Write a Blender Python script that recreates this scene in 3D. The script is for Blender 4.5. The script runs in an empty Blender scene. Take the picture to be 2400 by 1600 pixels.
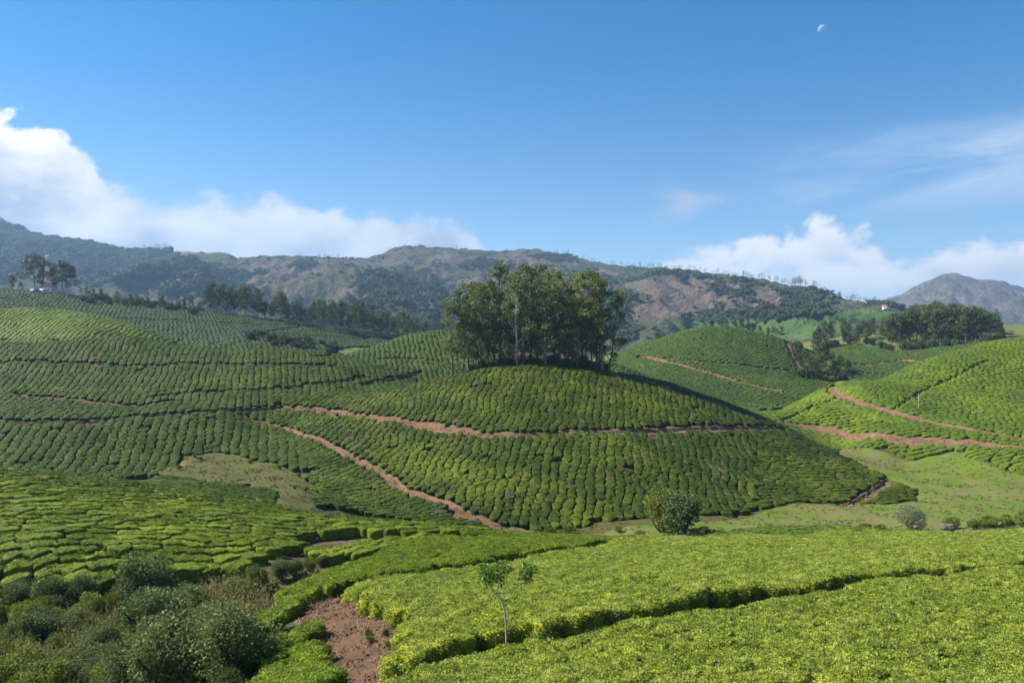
import bpy, math, random
import numpy as np
from mathutils import Vector, Matrix, Euler

random.seed(7)
SC = bpy.context.scene
COL = SC.collection

# ------------------------------------------------------------------ camera, sky, sun, exposure
cam_d = bpy.data.cameras.new("camera")
cam_d.sensor_width = 36.0
cam_d.lens = 36.0 * 1884.0 / 2400.0
cam_d.clip_start = 0.5
cam_d.clip_end = 60000.0
cam = bpy.data.objects.new("camera", cam_d)
COL.objects.link(cam)
cam.location = (0, 0, 30.0)
cam.rotation_euler = (math.radians(90), 0, 0)
SC.camera = cam

SUN_AZ = math.radians(-80.0)      # measured from the view axis, negative to the left
SUN_EL = math.radians(42.0)
sun_dir = Vector((math.sin(SUN_AZ) * math.cos(SUN_EL), math.cos(SUN_AZ) * math.cos(SUN_EL), math.sin(SUN_EL)))

sl = bpy.data.lights.new("sun", 'SUN')
sl.energy = 5.0
sl.angle = math.radians(0.53)
sl.color = (1.0, 0.945, 0.84)
sun = bpy.data.objects.new("sun", sl)
COL.objects.link(sun)
sun.rotation_euler = (-sun_dir).to_track_quat('-Z', 'Y').to_euler()

SC.view_settings.view_transform = 'Standard'
SC.view_settings.look = 'None'
SC.view_settings.exposure = 1.2
SC.view_settings.gamma = 1.0
SC.view_settings.use_curve_mapping = False
SC.render.film_transparent = False
SC.cycles.max_bounces = 4
SC.cycles.diffuse_bounces = 2
SC.cycles.glossy_bounces = 2
SC.cycles.transmission_bounces = 3
SC.cycles.transparent_max_bounces = 8
SC.cycles.volume_bounces = 0
SC.cycles.use_adaptive_sampling = True
SC.cycles.adaptive_threshold = 0.02
SC.cycles.use_denoising = True

# node helper: a tiny expression layer so node graphs stay readable
class NT:
    def __init__(self, tree):
        self.t = tree
    def node(self, kind, **kw):
        n = self.t.nodes.new(kind)
        for k, v in kw.items():
            setattr(n, k, v)
        return n
    def put(self, sock, val):
        if hasattr(val, 'is_output') or isinstance(val, bpy.types.NodeSocket):
            self.t.links.new(val, sock)
        else:
            sock.default_value = val
    def math(self, op, a, b=0.0, c=None, clamp=False):
        n = self.node('ShaderNodeMath', operation=op, use_clamp=clamp)
        self.put(n.inputs[0], a); self.put(n.inputs[1], b)
        if c is not None:
            self.put(n.inputs[2], c)
        return n.outputs[0]
    def add(self, a, b): return self.math('ADD', a, b)
    def sub(self, a, b): return self.math('SUBTRACT', a, b)
    def mul(self, a, b): return self.math('MULTIPLY', a, b)
    def step(self, x, lo, hi, smooth=True):
        n = self.node('ShaderNodeMapRange', interpolation_type='SMOOTHSTEP' if smooth else 'LINEAR', clamp=True)
        self.put(n.inputs[0], x); self.put(n.inputs[1], lo); self.put(n.inputs[2], hi)
        return n.outputs[0]
    def noise(self, vec, scale, detail=4.0, rough=0.55, dist=0.0, dim='3D', lac=2.0):
        n = self.node('ShaderNodeTexNoise', noise_dimensions=dim)
        if vec is not None:
            self.t.links.new(vec, n.inputs['Vector'])
        n.inputs['Scale'].default_value = scale; n.inputs['Detail'].default_value = detail
        n.inputs['Roughness'].default_value = rough; n.inputs['Distortion'].default_value = dist
        n.inputs['Lacunarity'].default_value = lac
        return n.outputs[0]
    def mix(self, f, a, b, blend='MIX'):
        n = self.node('ShaderNodeMix', data_type='RGBA', blend_type=blend, clamp_factor=True)
        self.put(n.inputs[0], f); self.put(n.inputs[6], a); self.put(n.inputs[7], b)
        return n.outputs[2]
    def xyz(self, x, y, z):
        n = self.node('ShaderNodeCombineXYZ')
        self.put(n.inputs[0], x); self.put(n.inputs[1], y); self.put(n.inputs[2], z)
        return n.outputs[0]
    def attr(self, name, out=2):
        n = self.node('ShaderNodeAttribute', attribute_name=name)
        return n.outputs[out]

def rgb(r, g, b): return (r, g, b, 1.0)

world = bpy.data.worlds.new("World")
SC.world = world
world.use_nodes = True
wt = world.node_tree
wt.nodes.clear()
W = NT(wt)
w_out = W.node('ShaderNodeOutputWorld')
w_bg = W.node('ShaderNodeBackground')
SKY_STRENGTH = 0.06
w_bg.inputs[1].default_value = SKY_STRENGTH
wt.links.new(w_bg.outputs[0], w_out.inputs[0])
sky = W.node('ShaderNodeTexSky', sky_type='NISHITA', sun_disc=False)
sky.sun_elevation = SUN_EL
sky.sun_rotation = SUN_AZ
sky.altitude = 1500.0
sky.air_density = 1.0
sky.dust_density = 0.2
sky.ozone_density = 2.6
tc = W.node('ShaderNodeTexCoord')
sep = W.node('ShaderNodeSeparateXYZ')
wt.links.new(tc.outputs['Generated'], sep.inputs[0])
dx, dy, dz = sep.outputs
hor = W.math('SQRT', W.add(W.mul(dx, dx), W.mul(dy, dy)))
az = W.math('ARCTAN2', dx, dy)                        # 0 straight ahead, + to the right
el = W.math('ARCTAN2', dz, hor)                       # elevation in radians
cv = W.xyz(az, W.mul(el, 1.35), 0.37)

def bank(height_pts, seed_vec):
    """top of a cumulus bank as elevation over azimuth (radians)"""
    fc = W.node('ShaderNodeFloatCurve')
    c = fc.mapping.curves[0]
    pts = [((a + math.pi) / math.tau, h) for a, h in height_pts]
    c.points[0].location = pts[0]; c.points[1].location = pts[-1]
    for p in pts[1:-1]:
        c.points.new(*p)
    for p in c.points:
        p.handle_type = 'AUTO_CLAMPED'
    fc.mapping.update()
    fc.inputs['Factor'].default_value = 1.0
    W.put(fc.inputs['Value'], W.math('DIVIDE', W.add(az, math.pi), math.tau))
    return fc.outputs[0]

def azu(u): return math.atan((u - 1200) / 1884.0)
def elv(v, u=1200): return math.atan((800 - v) / math.hypot(1884.0, u - 1200))

# main bank: high on the left, flat along the ridge, low heaps on the right, going on behind the camera
top_main = bank([(-math.pi, .16), (-2.3, .24), (-1.6, .20), (-1.0, .30), (azu(-250), .32), (azu(0), elv(275, 0)), (azu(110), elv(305, 110)), (azu(200), elv(352, 200)), (azu(290), elv(420, 290)),
                 (azu(420), elv(452, 420)), (azu(600), elv(462, 600)), (azu(850), elv(468, 850)), (azu(960), elv(476, 960)), (azu(1060), elv(505, 1060)), (azu(1150), elv(610)), (azu(1200), elv(660)),
                 (azu(1240), elv(640)), (azu(1330), elv(575)), (azu(1480), elv(585)), (azu(1560), elv(560)), (azu(1700), elv(548)), (azu(1800), elv(525)), (azu(1900), elv(522)), (azu(2040), elv(535)), (azu(2100), elv(605)),
                 (azu(2180), elv(575)), (azu(2300), elv(570)), (azu(2420), elv(555)), (1.0, .14), (1.7, .22), (2.4, .12), (math.pi, .16)], 0)
tint = W.mix(W.step(el, 0.0, 0.42), rgb(0.95, 1.03, 1.06), rgb(0.12, 0.79, 1.12))
sky_c = W.mix(1.0, sky.outputs[0], tint, 'MULTIPLY')
warp = W.noise(cv, 5.0, 3.0, 0.5)
cvw = W.xyz(W.add(az, W.mul(W.sub(warp, 0.5), 0.10)), W.mul(W.add(el, W.mul(W.sub(warp, 0.5), 0.05)), 1.35), 0.37)
n_big = W.noise(cvw, 9.0, 6.0, 0.55, 0.15)
n_fine = W.noise(cvw, 30.0, 6.0, 0.62, 0.3)
n_soft = W.noise(W.xyz(az, W.mul(el, 2.6), 3.1), 4.5, 5.0, 0.55, 0.25)
billow = W.math('ABSOLUTE', W.sub(W.noise(cvw, 16.0, 4.0, 0.5), 0.5))          # rounded heads
edge = W.add(W.add(W.mul(W.sub(n_big, 0.5), 0.085), W.mul(W.sub(n_fine, 0.5), 0.050)), W.mul(W.sub(0.05, billow), 0.10))
edge = W.sub(edge, W.mul(W.step(az, azu(1100), azu(1400)), 0.018))
depth = W.sub(W.add(top_main, edge), el)              # > 0 inside the bank
# the left heap is crisp, the long ridge bank veiled and soft
crisp = W.add(W.step(az, azu(330), azu(150)), W.mul(W.step(az, azu(1450), azu(1750)), 0.7))
crisp = W.math('MINIMUM', crisp, 1.0)
wid = W.add(0.032, W.mul(crisp, -0.020))
cover = W.step(W.math('DIVIDE', depth, wid), -0.15, 1.0)
gap = W.step(n_soft, 0.36, 0.60)
foot = W.step(W.math('DIVIDE', depth, W.math('MAXIMUM', top_main, 0.02)), 0.25, 0.75)
thick = W.sub(1.0, W.mul(foot, W.sub(0.45, W.mul(gap, 0.42))))
cover = W.mul(W.mul(cover, thick), W.add(0.93, W.mul(crisp, 0.07)))
rift = W.step(W.noise(W.xyz(az, W.mul(el, 2.2), 5.5), 13.0, 5.0, 0.55, 0.3), 0.56, 0.42)      # blue rifts between the right-hand heaps
cover = W.mul(cover, W.sub(1.0, W.mul(W.mul(rift, W.step(depth, 0.02, 0.06)), W.mul(W.step(az, azu(1250), azu(1500)), 0.62))))
cover = W.mul(cover, W.step(el, -0.02, 0.02))
# light on the cloud: bright sunward heads, grey-lilac bodies and bases
shadow_n = W.noise(W.xyz(W.add(az, 0.02), W.mul(W.add(el, 0.03), 1.9), 0.9), 7.0, 5.0, 0.55, 0.3)
lit = W.step(W.add(W.add(W.mul(W.sub(n_big, 0.5), 0.30), W.mul(W.sub(shadow_n, 0.5), 0.22)), W.sub(0.085, W.mul(depth, 0.62))), -0.02, 0.12)
lit = W.mul(lit, W.add(0.52, W.mul(crisp, 0.48)))
CL = 1.0 / SKY_STRENGTH / 2.25
c_dark = rgb(0.34 * CL, 0.44 * CL, 0.62 * CL)
c_mid = rgb(0.66 * CL, 0.71 * CL, 0.82 * CL)
c_lit = rgb(1.10 * CL, 1.10 * CL, 1.10 * CL)
body = W.mix(W.step(W.add(W.mul(shadow_n, 0.7), W.mul(n_fine, 0.3)), 0.36, 0.62), c_dark, c_mid)
ccol = W.mix(lit, body, c_lit)
# small grey scraps above the right-hand heaps
scrap_n = W.noise(W.xyz(az, W.mul(el, 1.7), 8.3), 9.0, 4.0, 0.5, 0.1)
scrap_band = W.mul(W.step(el, elv(610), elv(560)), W.step(el, elv(400), elv(450)))
scrap = W.mul(W.mul(W.step(scrap_n, 0.56, 0.72), scrap_band), W.mul(W.step(az, azu(1450), azu(1600)), 0.65))
# high thin cirrus
cir_v = W.xyz(W.add(az, W.mul(el, 1.2)), W.mul(W.sub(el, W.mul(az, 0.22)), 6.0), 1.7)
cir_n = W.noise(cir_v, 3.2, 6.0, 0.62, 0.6)
cir_band = W.mul(W.step(el, elv(560), elv(460)), W.step(el, elv(320), elv(400)))
cirrus = W.mul(W.mul(W.step(cir_n, 0.30, 0.72), cir_band), W.mul(W.step(az, azu(1650), azu(2150)), 0.85))
skyc = W.mix(cirrus, sky_c, rgb(0.62 * CL, 0.76 * CL, 0.95 * CL))
skyc = W.mix(scrap, skyc, rgb(0.52 * CL, 0.60 * CL, 0.74 * CL))
skyc = W.mix(cover, skyc, ccol)
wt.links.new(skyc, w_bg.inputs[0])
# ------------------------------------------------------------------ terrain
# heights are measured from valley datum; the eye stands EYE metres above it at x=0,y=0 looking along +Y
EYE = 30.0
FPX = 1884.0          # focal length in pixels of a 2400 px wide frame

def P3(u, v, D):
    return ((u - 1200.0) / FPX * D, D, EYE + (800.0 - v) / FPX * D)

def PZ(u, D, z):
    return ((u - 1200.0) / FPX * D, D, EYE + z)

CTRL = []
for a in [
    # near right plot
    (1600,1600,28),(2400,1600,28),(2700,1590,28),(1200,1600,29),(850,1600,31),(600,1590,40),
    (1600,1424,40),(2400,1404,41),(1200,1470,37.5),
    (1600,1318,63),(2000,1303,64),(2400,1295,65),(2700,1290,65),
    (1600,1266,92),(2000,1262,94),(2400,1251,95),(2700,1245,95),
    (740,1420,50),(620,1450,52),(700,1370,62),(930,1292,77),(1100,1335,62),(1290,1260,88),(1300,1292,73),(1480,1268,86),
    # scrub gully
    (300,1600,46),(0,1600,48),(-300,1600,48),(300,1460,63),(0,1425,66),(-300,1420,66),(560,1425,64),
    # left front hill
    (0,1340,69),(0,1225,81),(0,1152,93),(0,1096,107),(-300,1330,69),(-300,1200,84),(-300,1060,110),
    (300,1328,71),(300,1210,87),(300,1132,107),(500,1168,105),(700,1207,97),(1000,1232,92),(1100,1240,91),
    (450,1320,74),(600,1288,78),(600,1235,88),(760,1290,80),
    # hollow
    (700,1190,113),(550,1120,140),(550,1078,157),(400,1100,147),(740,1150,128),(340,1112,141),
    # slope behind hollow
    (200,1110,137),(200,985,167),(0,1108,135),(0,985,162),(-300,1108,135),(-300,985,160),(400,975,174),(550,972,181),(400,1090,143),
    # slope below the diagonal track
    (600,988,184),(740,1028,168),(850,1090,152),(740,1100,148),(800,1150,134),(900,1200,124),(1000,1165,136),(1100,1222,123),(1180,1240,125),
    # central hill
    (1000,1100,150),(1000,1000,172),(1130,1015,164),(1130,1150,136),(1300,1238,126),(1300,1120,143),(1300,1012,164),(1300,930,184),
    (1200,853,209),(1100,868,207),(1000,893,205),(900,915,203),(700,950,195),(1500,1190,135),(1500,1080,153),(1500,1005,173),(1500,940,190),
    (1400,865,213),(1550,892,215),(1700,942,215),(1840,998,207),(1700,1002,187),(1700,1100,160),(1700,1200,137),
    (1900,1040,194),(1900,1165,153),(2060,1133,165),(1980,1085,180),
    (1740,1250,108),(1850,1233,115),(1960,1233,115),(2060,1246,110),(1900,1264,101),
    # right meadow
    (2100,1203,135),(2400,1203,133),(2700,1203,133),(2300,1122,169),(2130,1085,190),(2400,1122,164),(2700,1130,160),(1975,1053,208),(2200,1243,121),(1700,1240,122),
    # right hill
    (2400,1050,180),(2400,1030,188),(2700,1060,175),(2200,1032,195),(2200,985,212),(2050,1022,204),(2050,952,226),(1860,992,224),(1800,962,238),
    (1960,897,252),(2150,848,282),(2270,815,302),(2400,793,307),(2700,740,310),(2400,900,246),(2250,905,252),(2700,880,240),
    # far right hill with the track
    (1640,766,430),(1500,815,415),(1560,845,368),(1700,885,342),(1830,917,326),(1740,947,300),(1880,865,388),(1850,800,430),(1440,852,300),(1750,775,440),
    # fields and wood beyond
    (2000,860,430),(2100,830,480),(2200,800,530),(2080,790,570),(1980,800,570),(2330,797,450),(2200,762,640),(2400,800,470),(1900,830,520),(2700,780,480),
    # left hill
    (300,952,188),(0,952,184),(-300,952,182),(600,952,192),(300,925,197),(300,860,224),(0,860,220),(-300,860,218),(300,788,254),(0,803,246),(-300,810,244),
    (600,818,246),(600,880,217),(850,860,234),(850,918,209),
    (950,787,305),(1060,775,325),(780,834,280),(950,850,264),(1020,868,252),
    (130,730,335),(0,738,335),(-300,745,335),(240,745,330),(350,778,312),(0,780,290),(200,788,285),
    # tower hill
    (0,735,425),(0,676,545),(-300,660,540),(150,688,550),(150,725,475),(350,715,565),(350,775,435),(500,732,570),(550,800,405),(700,757,560),(700,824,395),
    (850,797,530),(950,790,570),(-300,720,430),
]:
    CTRL.append(P3(*a))
for a in [  # ground that the hills hide
    (1600,112,-27.0),(2060,124,-28.6),(1850,128,-29.2),(2400,112,-26.0),(1300,104,-25.5),(1000,106,-24.5),
    (0,121,-19.5),(300,121,-21.5),(-300,122,-19),
    (1200,255,-15),(1400,255,-18),(1600,262,-24),(1000,232,-13.5),(1750,258,-27),
    (2150,335,-18),(2400,365,-8),(1960,305,-25),(1640,520,-15),(1500,500,-20),(1350,350,-16),
    (300,284,-6),(600,290,-13),(0,268,-4.5),(150,270,-4),(950,375,-9),(1100,385,-8),(130,388,-3),(0,388,-1),(250,380,-7),(350,365,-10),(750,330,-12),
    (0,700,14),(400,740,4),(800,740,-9),(-300,700,14),(1200,600,-18),(1600,700,-16),(2100,760,-2),(2500,760,2),
    (0,900,-14),(800,900,-18),(1600,900,-20),(2400,900,-16),(-400,900,-14),(2900,900,-16),
]:
    CTRL.append(PZ(*a))
for a in [(-90,-40,28),(0,-40,28.5),(90,-40,28.5),(0,-6,27.6),(-60,-6,25),(60,-6,27.6),(0,12,21.6),(-50,14,17),(-80,45,10),(60,14,21.6),(75,45,16.5)]:
    CTRL.append(a)
CTRL = np.array(CTRL, dtype=float)

def _tpsk(r2):
    return 0.5 * r2 * np.log(r2 + 1e-9)

def _tps_fit(C, lam):
    X = C[:, :2] / 100.0
    n = len(X)
    d2 = ((X[:, None, :] - X[None, :, :]) ** 2).sum(-1)
    K = _tpsk(d2) + lam * np.eye(n)
    Pm = np.hstack([np.ones((n, 1)), X])
    A = np.zeros((n + 3, n + 3))
    A[:n, :n] = K; A[:n, n:] = Pm; A[n:, :n] = Pm.T
    b = np.zeros(n + 3); b[:n] = C[:, 2]
    return X, np.linalg.solve(A, b)

_TX, _TW = _tps_fit(CTRL, 0.0008)

def tps_eval(x, y):
    sh = np.shape(x)
    q = np.stack([np.ravel(x), np.ravel(y)], 1) / 100.0
    out = np.empty(len(q))
    for s in range(0, len(q), 20000):
        e = q[s:s + 20000]
        d2 = ((e[:, None, 0] - _TX[None, :, 0]) ** 2 + (e[:, None, 1] - _TX[None, :, 1]) ** 2)
        out[s:s + 20000] = _tpsk(d2) @ _TW[:-3] + _TW[-3] + e @ _TW[-2:]
    return out.reshape(sh)

def waves(x, y, wl, seed, n=7):
    r = np.random.RandomState(seed)
    o = np.zeros(np.shape(x))
    for i in range(n):
        a = r.rand() * math.tau; k = math.tau / (wl * (0.6 + 0.9 * r.rand()))
        o += np.sin(k * (x * math.cos(a) + y * math.sin(a)) + r.rand() * math.tau)
    return o / math.sqrt(n)

NGX0, NGX1, NGY0, NGY1, NGS = -265.0, 285.0, -45.0, 345.0, 1.0
FGX0, FGX1, FGY0, FGY1, FGS = -560.0, 760.0, 330.0, 930.0, 4.0
_nx = np.arange(NGX0, NGX1 + .1, NGS); _ny = np.arange(NGY0, NGY1 + .1, NGS)
_fx = np.arange(FGX0, FGX1 + .1, FGS); _fy = np.arange(FGY0, FGY1 + .1, FGS)
def _relief(gx, gy):
    return 0.16 * waves(gx, gy, 16, 3) + 0.07 * waves(gx, gy, 6, 4)
_g = np.meshgrid(_nx, _ny); NG = tps_eval(_g[0], _g[1]) + _relief(*_g)
_g = np.meshgrid(_fx, _fy); FG = tps_eval(_g[0], _g[1]) + 2 * _relief(*_g)

def _bil(G, x0, y0, s, x, y):
    fx = np.clip((x - x0) / s, 0, G.shape[1] - 1.001); fy = np.clip((y - y0) / s, 0, G.shape[0] - 1.001)
    i = fx.astype(int); j = fy.astype(int); a = fx - i; b = fy - j
    return (G[j, i] * (1 - a) + G[j, i + 1] * a) * (1 - b) + (G[j + 1, i] * (1 - a) + G[j + 1, i + 1] * a) * b

def H(x, y):
    x = np.asarray(x, float); y = np.asarray(y, float)
    n = _bil(NG, NGX0, NGY0, NGS, x, y); f = _bil(FG, FGX0, FGY0, FGS, x, y)
    t = np.clip((y - 334.0) / 8.0, 0, 1)
    t = np.where((x < NGX0) | (x > NGX1), 1.0, t)
    return n * (1 - t) + f * t

def grad(x, y, e=0.8):
    return (H(x + e, y) - H(x - e, y)) / (2 * e), (H(x, y + e) - H(x, y - e)) / (2 * e)

_Ds = np.concatenate([np.arange(14, 120, .5), np.arange(120, 345, 1.0), np.arange(345, 900, 3.0)])
def at(u, v, dz=0.0):
    """where the line of sight through photo point (u, v) meets the ground"""
    x = (u - 1200.0) / FPX * _Ds; zr = EYE + (800.0 - v) / FPX * _Ds
    h = H(x, _Ds) + dz
    k = np.argmax(h >= zr)
    if h[k] < zr[k]:
        k = int(np.argmin(zr - h))
        D = _Ds[k]
    else:
        k = max(k, 1)
        a, b = (zr - h)[k - 1], (zr - h)[k]
        D = _Ds[k - 1] + (_Ds[k] - _Ds[k - 1]) * a / (a - b + 1e-9)
    return ((u - 1200.0) / FPX * D, D)

def ud(u, D):
    return ((u - 1200.0) / FPX * D, float(D))

def hidden(x, y, z, margin):
    """how far ground in front covers a point seen from the eye"""
    t = np.linspace(0.12, 0.985, 70)[None, :]
    sx = x[:, None] * t; sy = y[:, None] * t; sz = EYE + (z[:, None] - EYE) * t
    return (H(sx, sy) - sz).max(1) > margin
# ------------------------------------------------------------------ mesh helpers
def mesh_np(name, verts, faces, smooth=True):
    """verts (N,3); faces: list of int arrays (M,k), k may differ between arrays"""
    me = bpy.data.meshes.new(name)
    verts = np.asarray(verts, dtype=np.float32)
    me.vertices.add(len(verts))
    me.vertices.foreach_set('co', verts.ravel())
    faces = [np.asarray(f, dtype=np.int32) for f in faces if len(f)]
    tot = np.concatenate([np.full(len(f), f.shape[1], np.int32) for f in faces])
    flat = np.concatenate([f.ravel() for f in faces])
    start = np.concatenate([[0], np.cumsum(tot)[:-1]]).astype(np.int32)
    me.loops.add(len(flat)); me.loops.foreach_set('vertex_index', flat)
    me.polygons.add(len(tot)); me.polygons.foreach_set('loop_start', start); me.polygons.foreach_set('loop_total', tot)
    if smooth:
        me.polygons.foreach_set('use_smooth', np.ones(len(tot), bool))
    me.update(calc_edges=True)
    return me

def fattr(me, name, vals):
    a = me.attributes.new(name, 'FLOAT', 'POINT')
    a.data.foreach_set('value', np.asarray(vals, np.float32).ravel())

def link(name, me, mat=None, parent=None, loc=None):
    o = bpy.data.objects.new(name, me)
    COL.objects.link(o)
    if mat is not None and me is not None and not me.materials:
        me.materials.append(mat)
    if parent is not None:
        o.parent = parent
    if loc is not None:
        o.location = loc
    return o

def tag(o, label=None, cat=None, group=None, kind=None):
    if label: o['label'] = label
    if cat: o['category'] = cat
    if group: o['group'] = group
    if kind: o['kind'] = kind
    return o

def empty(name, loc, rz=0.0, sc=1.0):
    o = bpy.data.objects.new(name, None)
    COL.objects.link(o)
    o.location = loc; o.rotation_euler = (0, 0, rz); o.scale = (sc, sc, sc) if not hasattr(sc, '__len__') else sc
    o.empty_display_size = 0.3
    return o

def grid_faces(nx, ny):
    i = np.arange(nx - 1)[None, :] + np.arange(ny - 1)[:, None] * nx
    i = i.ravel()
    return np.stack([i, i + 1, i + 1 + nx, i + nx], 1)

class Acc:
    """collects vertices and faces for one mesh"""
    def __init__(self):
        self.v = []; self.f = {}; self.n = 0; self.t = []
    def add(self, v, f, tint=0.5):
        v = np.asarray(v, float)
        for k in f if isinstance(f, list) else [f]:
            k = np.asarray(k)
            self.f.setdefault(k.shape[1], []).append(k + self.n)
        self.v.append(v); self.n += len(v)
        self.t.append(np.full(len(v), tint) if np.isscalar(tint) else np.asarray(tint))
        return self
    def mesh(self, name, smooth=True):
        me = mesh_np(name, np.concatenate(self.v), [np.concatenate(x) for x in self.f.values()], smooth)
        fattr(me, 'tint', np.concatenate(self.t))
        return me

def tube(pts, radii, k=7):
    pts = np.asarray(pts, float); n = len(pts)
    tan = np.gradient(pts, axis=0); tan /= np.linalg.norm(tan, axis=1)[:, None] + 1e-9
    ref = np.where(np.abs(tan[:, 2:3]) > 0.9, np.array([[1., 0, 0]]), np.array([[0, 0, 1.]]))
    a = np.cross(tan, ref); a /= np.linalg.norm(a, axis=1)[:, None] + 1e-9
    b = np.cross(tan, a)
    th = np.arange(k) * math.tau / k
    v = pts[:, None, :] + np.asarray(radii)[:, None, None] * (np.cos(th)[None, :, None] * a[:, None, :] + np.sin(th)[None, :, None] * b[:, None, :])
    v = v.reshape(-1, 3)
    f = []
    i = np.arange(k); j = (i + 1) % k
    for r in range(n - 1):
        f.append(np.stack([r * k + i, r * k + j, (r + 1) * k + j, (r + 1) * k + i], 1))
    return v, np.concatenate(f)

def box(cx, cy, cz, sx, sy, sz):
    v = np.array([[x, y, z] for x in (-.5, .5) for y in (-.5, .5) for z in (-.5, .5)]) * (sx, sy, sz) + (cx, cy, cz)
    f = np.array([[0, 1, 3, 2], [4, 6, 7, 5], [0, 4, 5, 1], [2, 3, 7, 6], [0, 2, 6, 4], [1, 5, 7, 3]])
    return v, f

def leaves(centres, length, width, rng, axis=None, spread=1.0, droop=0.0):
    """one four-sided leaf per centre; axis gives a preferred growing direction"""
    c = np.asarray(centres, float); n = len(c)
    d = rng.normal(size=(n, 3)) * spread
    if axis is not None:
        d = d + axis
    d[:, 2] -= droop
    d /= np.linalg.norm(d, axis=1)[:, None] + 1e-9
    r = rng.normal(size=(n, 3)); r[:, 2] *= 0.5
    s = np.cross(d, r); s /= np.linalg.norm(s, axis=1)[:, None] + 1e-9
    L = (length * (0.7 + 0.6 * rng.rand(n)))[:, None]; Wd = (width * (0.7 + 0.6 * rng.rand(n)))[:, None]
    nrm = np.cross(d, s)
    v = np.stack([c, c + d * L * .45 + s * Wd * .5 + nrm * Wd * .12, c + d * L, c + d * L * .45 - s * Wd * .5 + nrm * Wd * .12], 1).reshape(-1, 3)
    f = np.arange(4 * n).reshape(n, 4)
    return v, f

_ICO = {}
def ico(sub):
    if sub not in _ICO:
        import bmesh
        bm = bmesh.new(); bmesh.ops.create_icosphere(bm, subdivisions=sub, radius=1.0)
        v = np.array([p.co[:] for p in bm.verts]); f = np.array([[q.index for q in p.verts] for p in bm.faces]); bm.free()
        _ICO[sub] = (v, f)
    return _ICO[sub]

def inpoly(x, y, poly):
    x = np.asarray(x); y = np.asarray(y)
    r = np.zeros(x.shape, bool)
    n = len(poly)
    for i in range(n):
        x1, y1 = poly[i]; x2, y2 = poly[(i + 1) % n]
        if y1 == y2: continue
        c = ((y1 > y) != (y2 > y)) & (x < (x2 - x1) * (y - y1) / (y2 - y1) + x1)
        r ^= c
    return r

def polydist(x, y, line):
    """distance to a polyline, and the parameter along it"""
    x = np.asarray(x, float); y = np.asarray(y, float)
    best = np.full(x.shape, 1e9)
    for i in range(len(line) - 1):
        x1, y1 = line[i]; x2, y2 = line[i + 1]
        dx_, dy_ = x2 - x1, y2 - y1
        t = np.clip(((x - x1) * dx_ + (y - y1) * dy_) / (dx_ * dx_ + dy_ * dy_ + 1e-9), 0, 1)
        best = np.minimum(best, np.hypot(x - x1 - t * dx_, y - y1 - t * dy_))
    return best

def smooth_line(pts, step):
    """Catmull-Rom through the points, resampled to about step metres"""
    p = np.array(pts, float)
    q = np.vstack([2 * p[0] - p[1], p, 2 * p[-1] - p[-2]])
    out = []
    for i in range(1, len(q) - 2):
        n = max(2, int(np.linalg.norm(q[i + 1] - q[i]) / step))
        for t in np.arange(n) / n:
            out.append(0.5 * (2 * q[i] + (q[i + 1] - q[i - 1]) * t + (2 * q[i - 1] - 5 * q[i] + 4 * q[i + 1] - q[i + 2]) * t * t + (3 * q[i] - q[i - 1] - 3 * q[i + 1] + q[i + 2]) * t ** 3))
    out.append(p[-1])
    return np.array(out)
# ------------------------------------------------------------------ materials
MATS = {}
def material(name):
    m = bpy.data.materials.new(name); m.use_nodes = True
    m.node_tree.nodes.clear()
    N = NT(m.node_tree)
    out = N.node('ShaderNodeOutputMaterial')
    MATS[name] = m
    return m, N, out

def principled(N, out, col, rough=0.6, spec=0.25, bump=None, bump_d=0.05, bump_s=0.6):
    p = N.node('ShaderNodeBsdfPrincipled')
    N.put(p.inputs['Base Color'], col); N.put(p.inputs['Roughness'], rough); N.put(p.inputs['Specular IOR Level'], spec)
    if bump is not None:
        b = N.node('ShaderNodeBump'); b.inputs['Strength'].default_value = bump_s; b.inputs['Distance'].default_value = bump_d
        N.put(b.inputs['Height'], bump); N.t.links.new(b.outputs[0], p.inputs['Normal'])
    N.t.links.new(p.outputs[0], out.inputs[0])
    return p

def wpos(N):
    return N.node('ShaderNodeNewGeometry').outputs['Position']

def tea_material(name, dark, light, flush, flush_lo, flush_hi, fine=2.4, bd=0.28, bs=0.9, brown=0.0, spec=0.07):
    m, N, out = material(name)
    p = wpos(N)
    big = N.noise(p, 0.045, 3.0, 0.55)
    mid = N.noise(p, 0.6, 3.0, 0.6)
    leaf = N.noise(p, fine, 4.0, 0.7)
    t = N.attr('tint')
    c = N.mix(N.step(N.add(N.mul(t, 0.65), N.mul(mid, 0.35)), 0.15, 0.85), dark, light)
    pruned = N.step(t, 1.2, 1.4)
    c = N.mix(N.step(N.add(N.add(N.mul(big, 0.6), N.mul(mid, 0.25)), N.mul(t, 0.15)), flush_lo, flush_hi), c, flush)
    if brown > 0:
        br = N.noise(p, 0.22, 4.0, 0.6)
        c = N.mix(N.mul(N.step(br, 0.58, 0.72), brown), c, rgb(0.13, 0.085, 0.035))
    c = N.mix(N.mul(N.step(leaf, 0.50, 0.36), 0.45), c, N.mix(0.5, c, rgb(dark[0] * .45, dark[1] * .45, dark[2] * .4)))
    c = N.mix(N.mul(N.step(leaf, 0.45, 0.70), 0.6), c, N.mix(0.5, c, rgb(light[0] * 2.0, light[1] * 1.75, light[2] * 1.3)))
    c = N.mix(N.mul(pruned, 0.8), c, rgb(.075, .068, .040))
    b = N.add(N.mul(leaf, 0.6), N.mul(N.noise(p, fine * 2.6, 2.0, 0.6), 0.4))
    principled(N, out, c, 0.62, spec, b, bd, bs)
    return m

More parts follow.
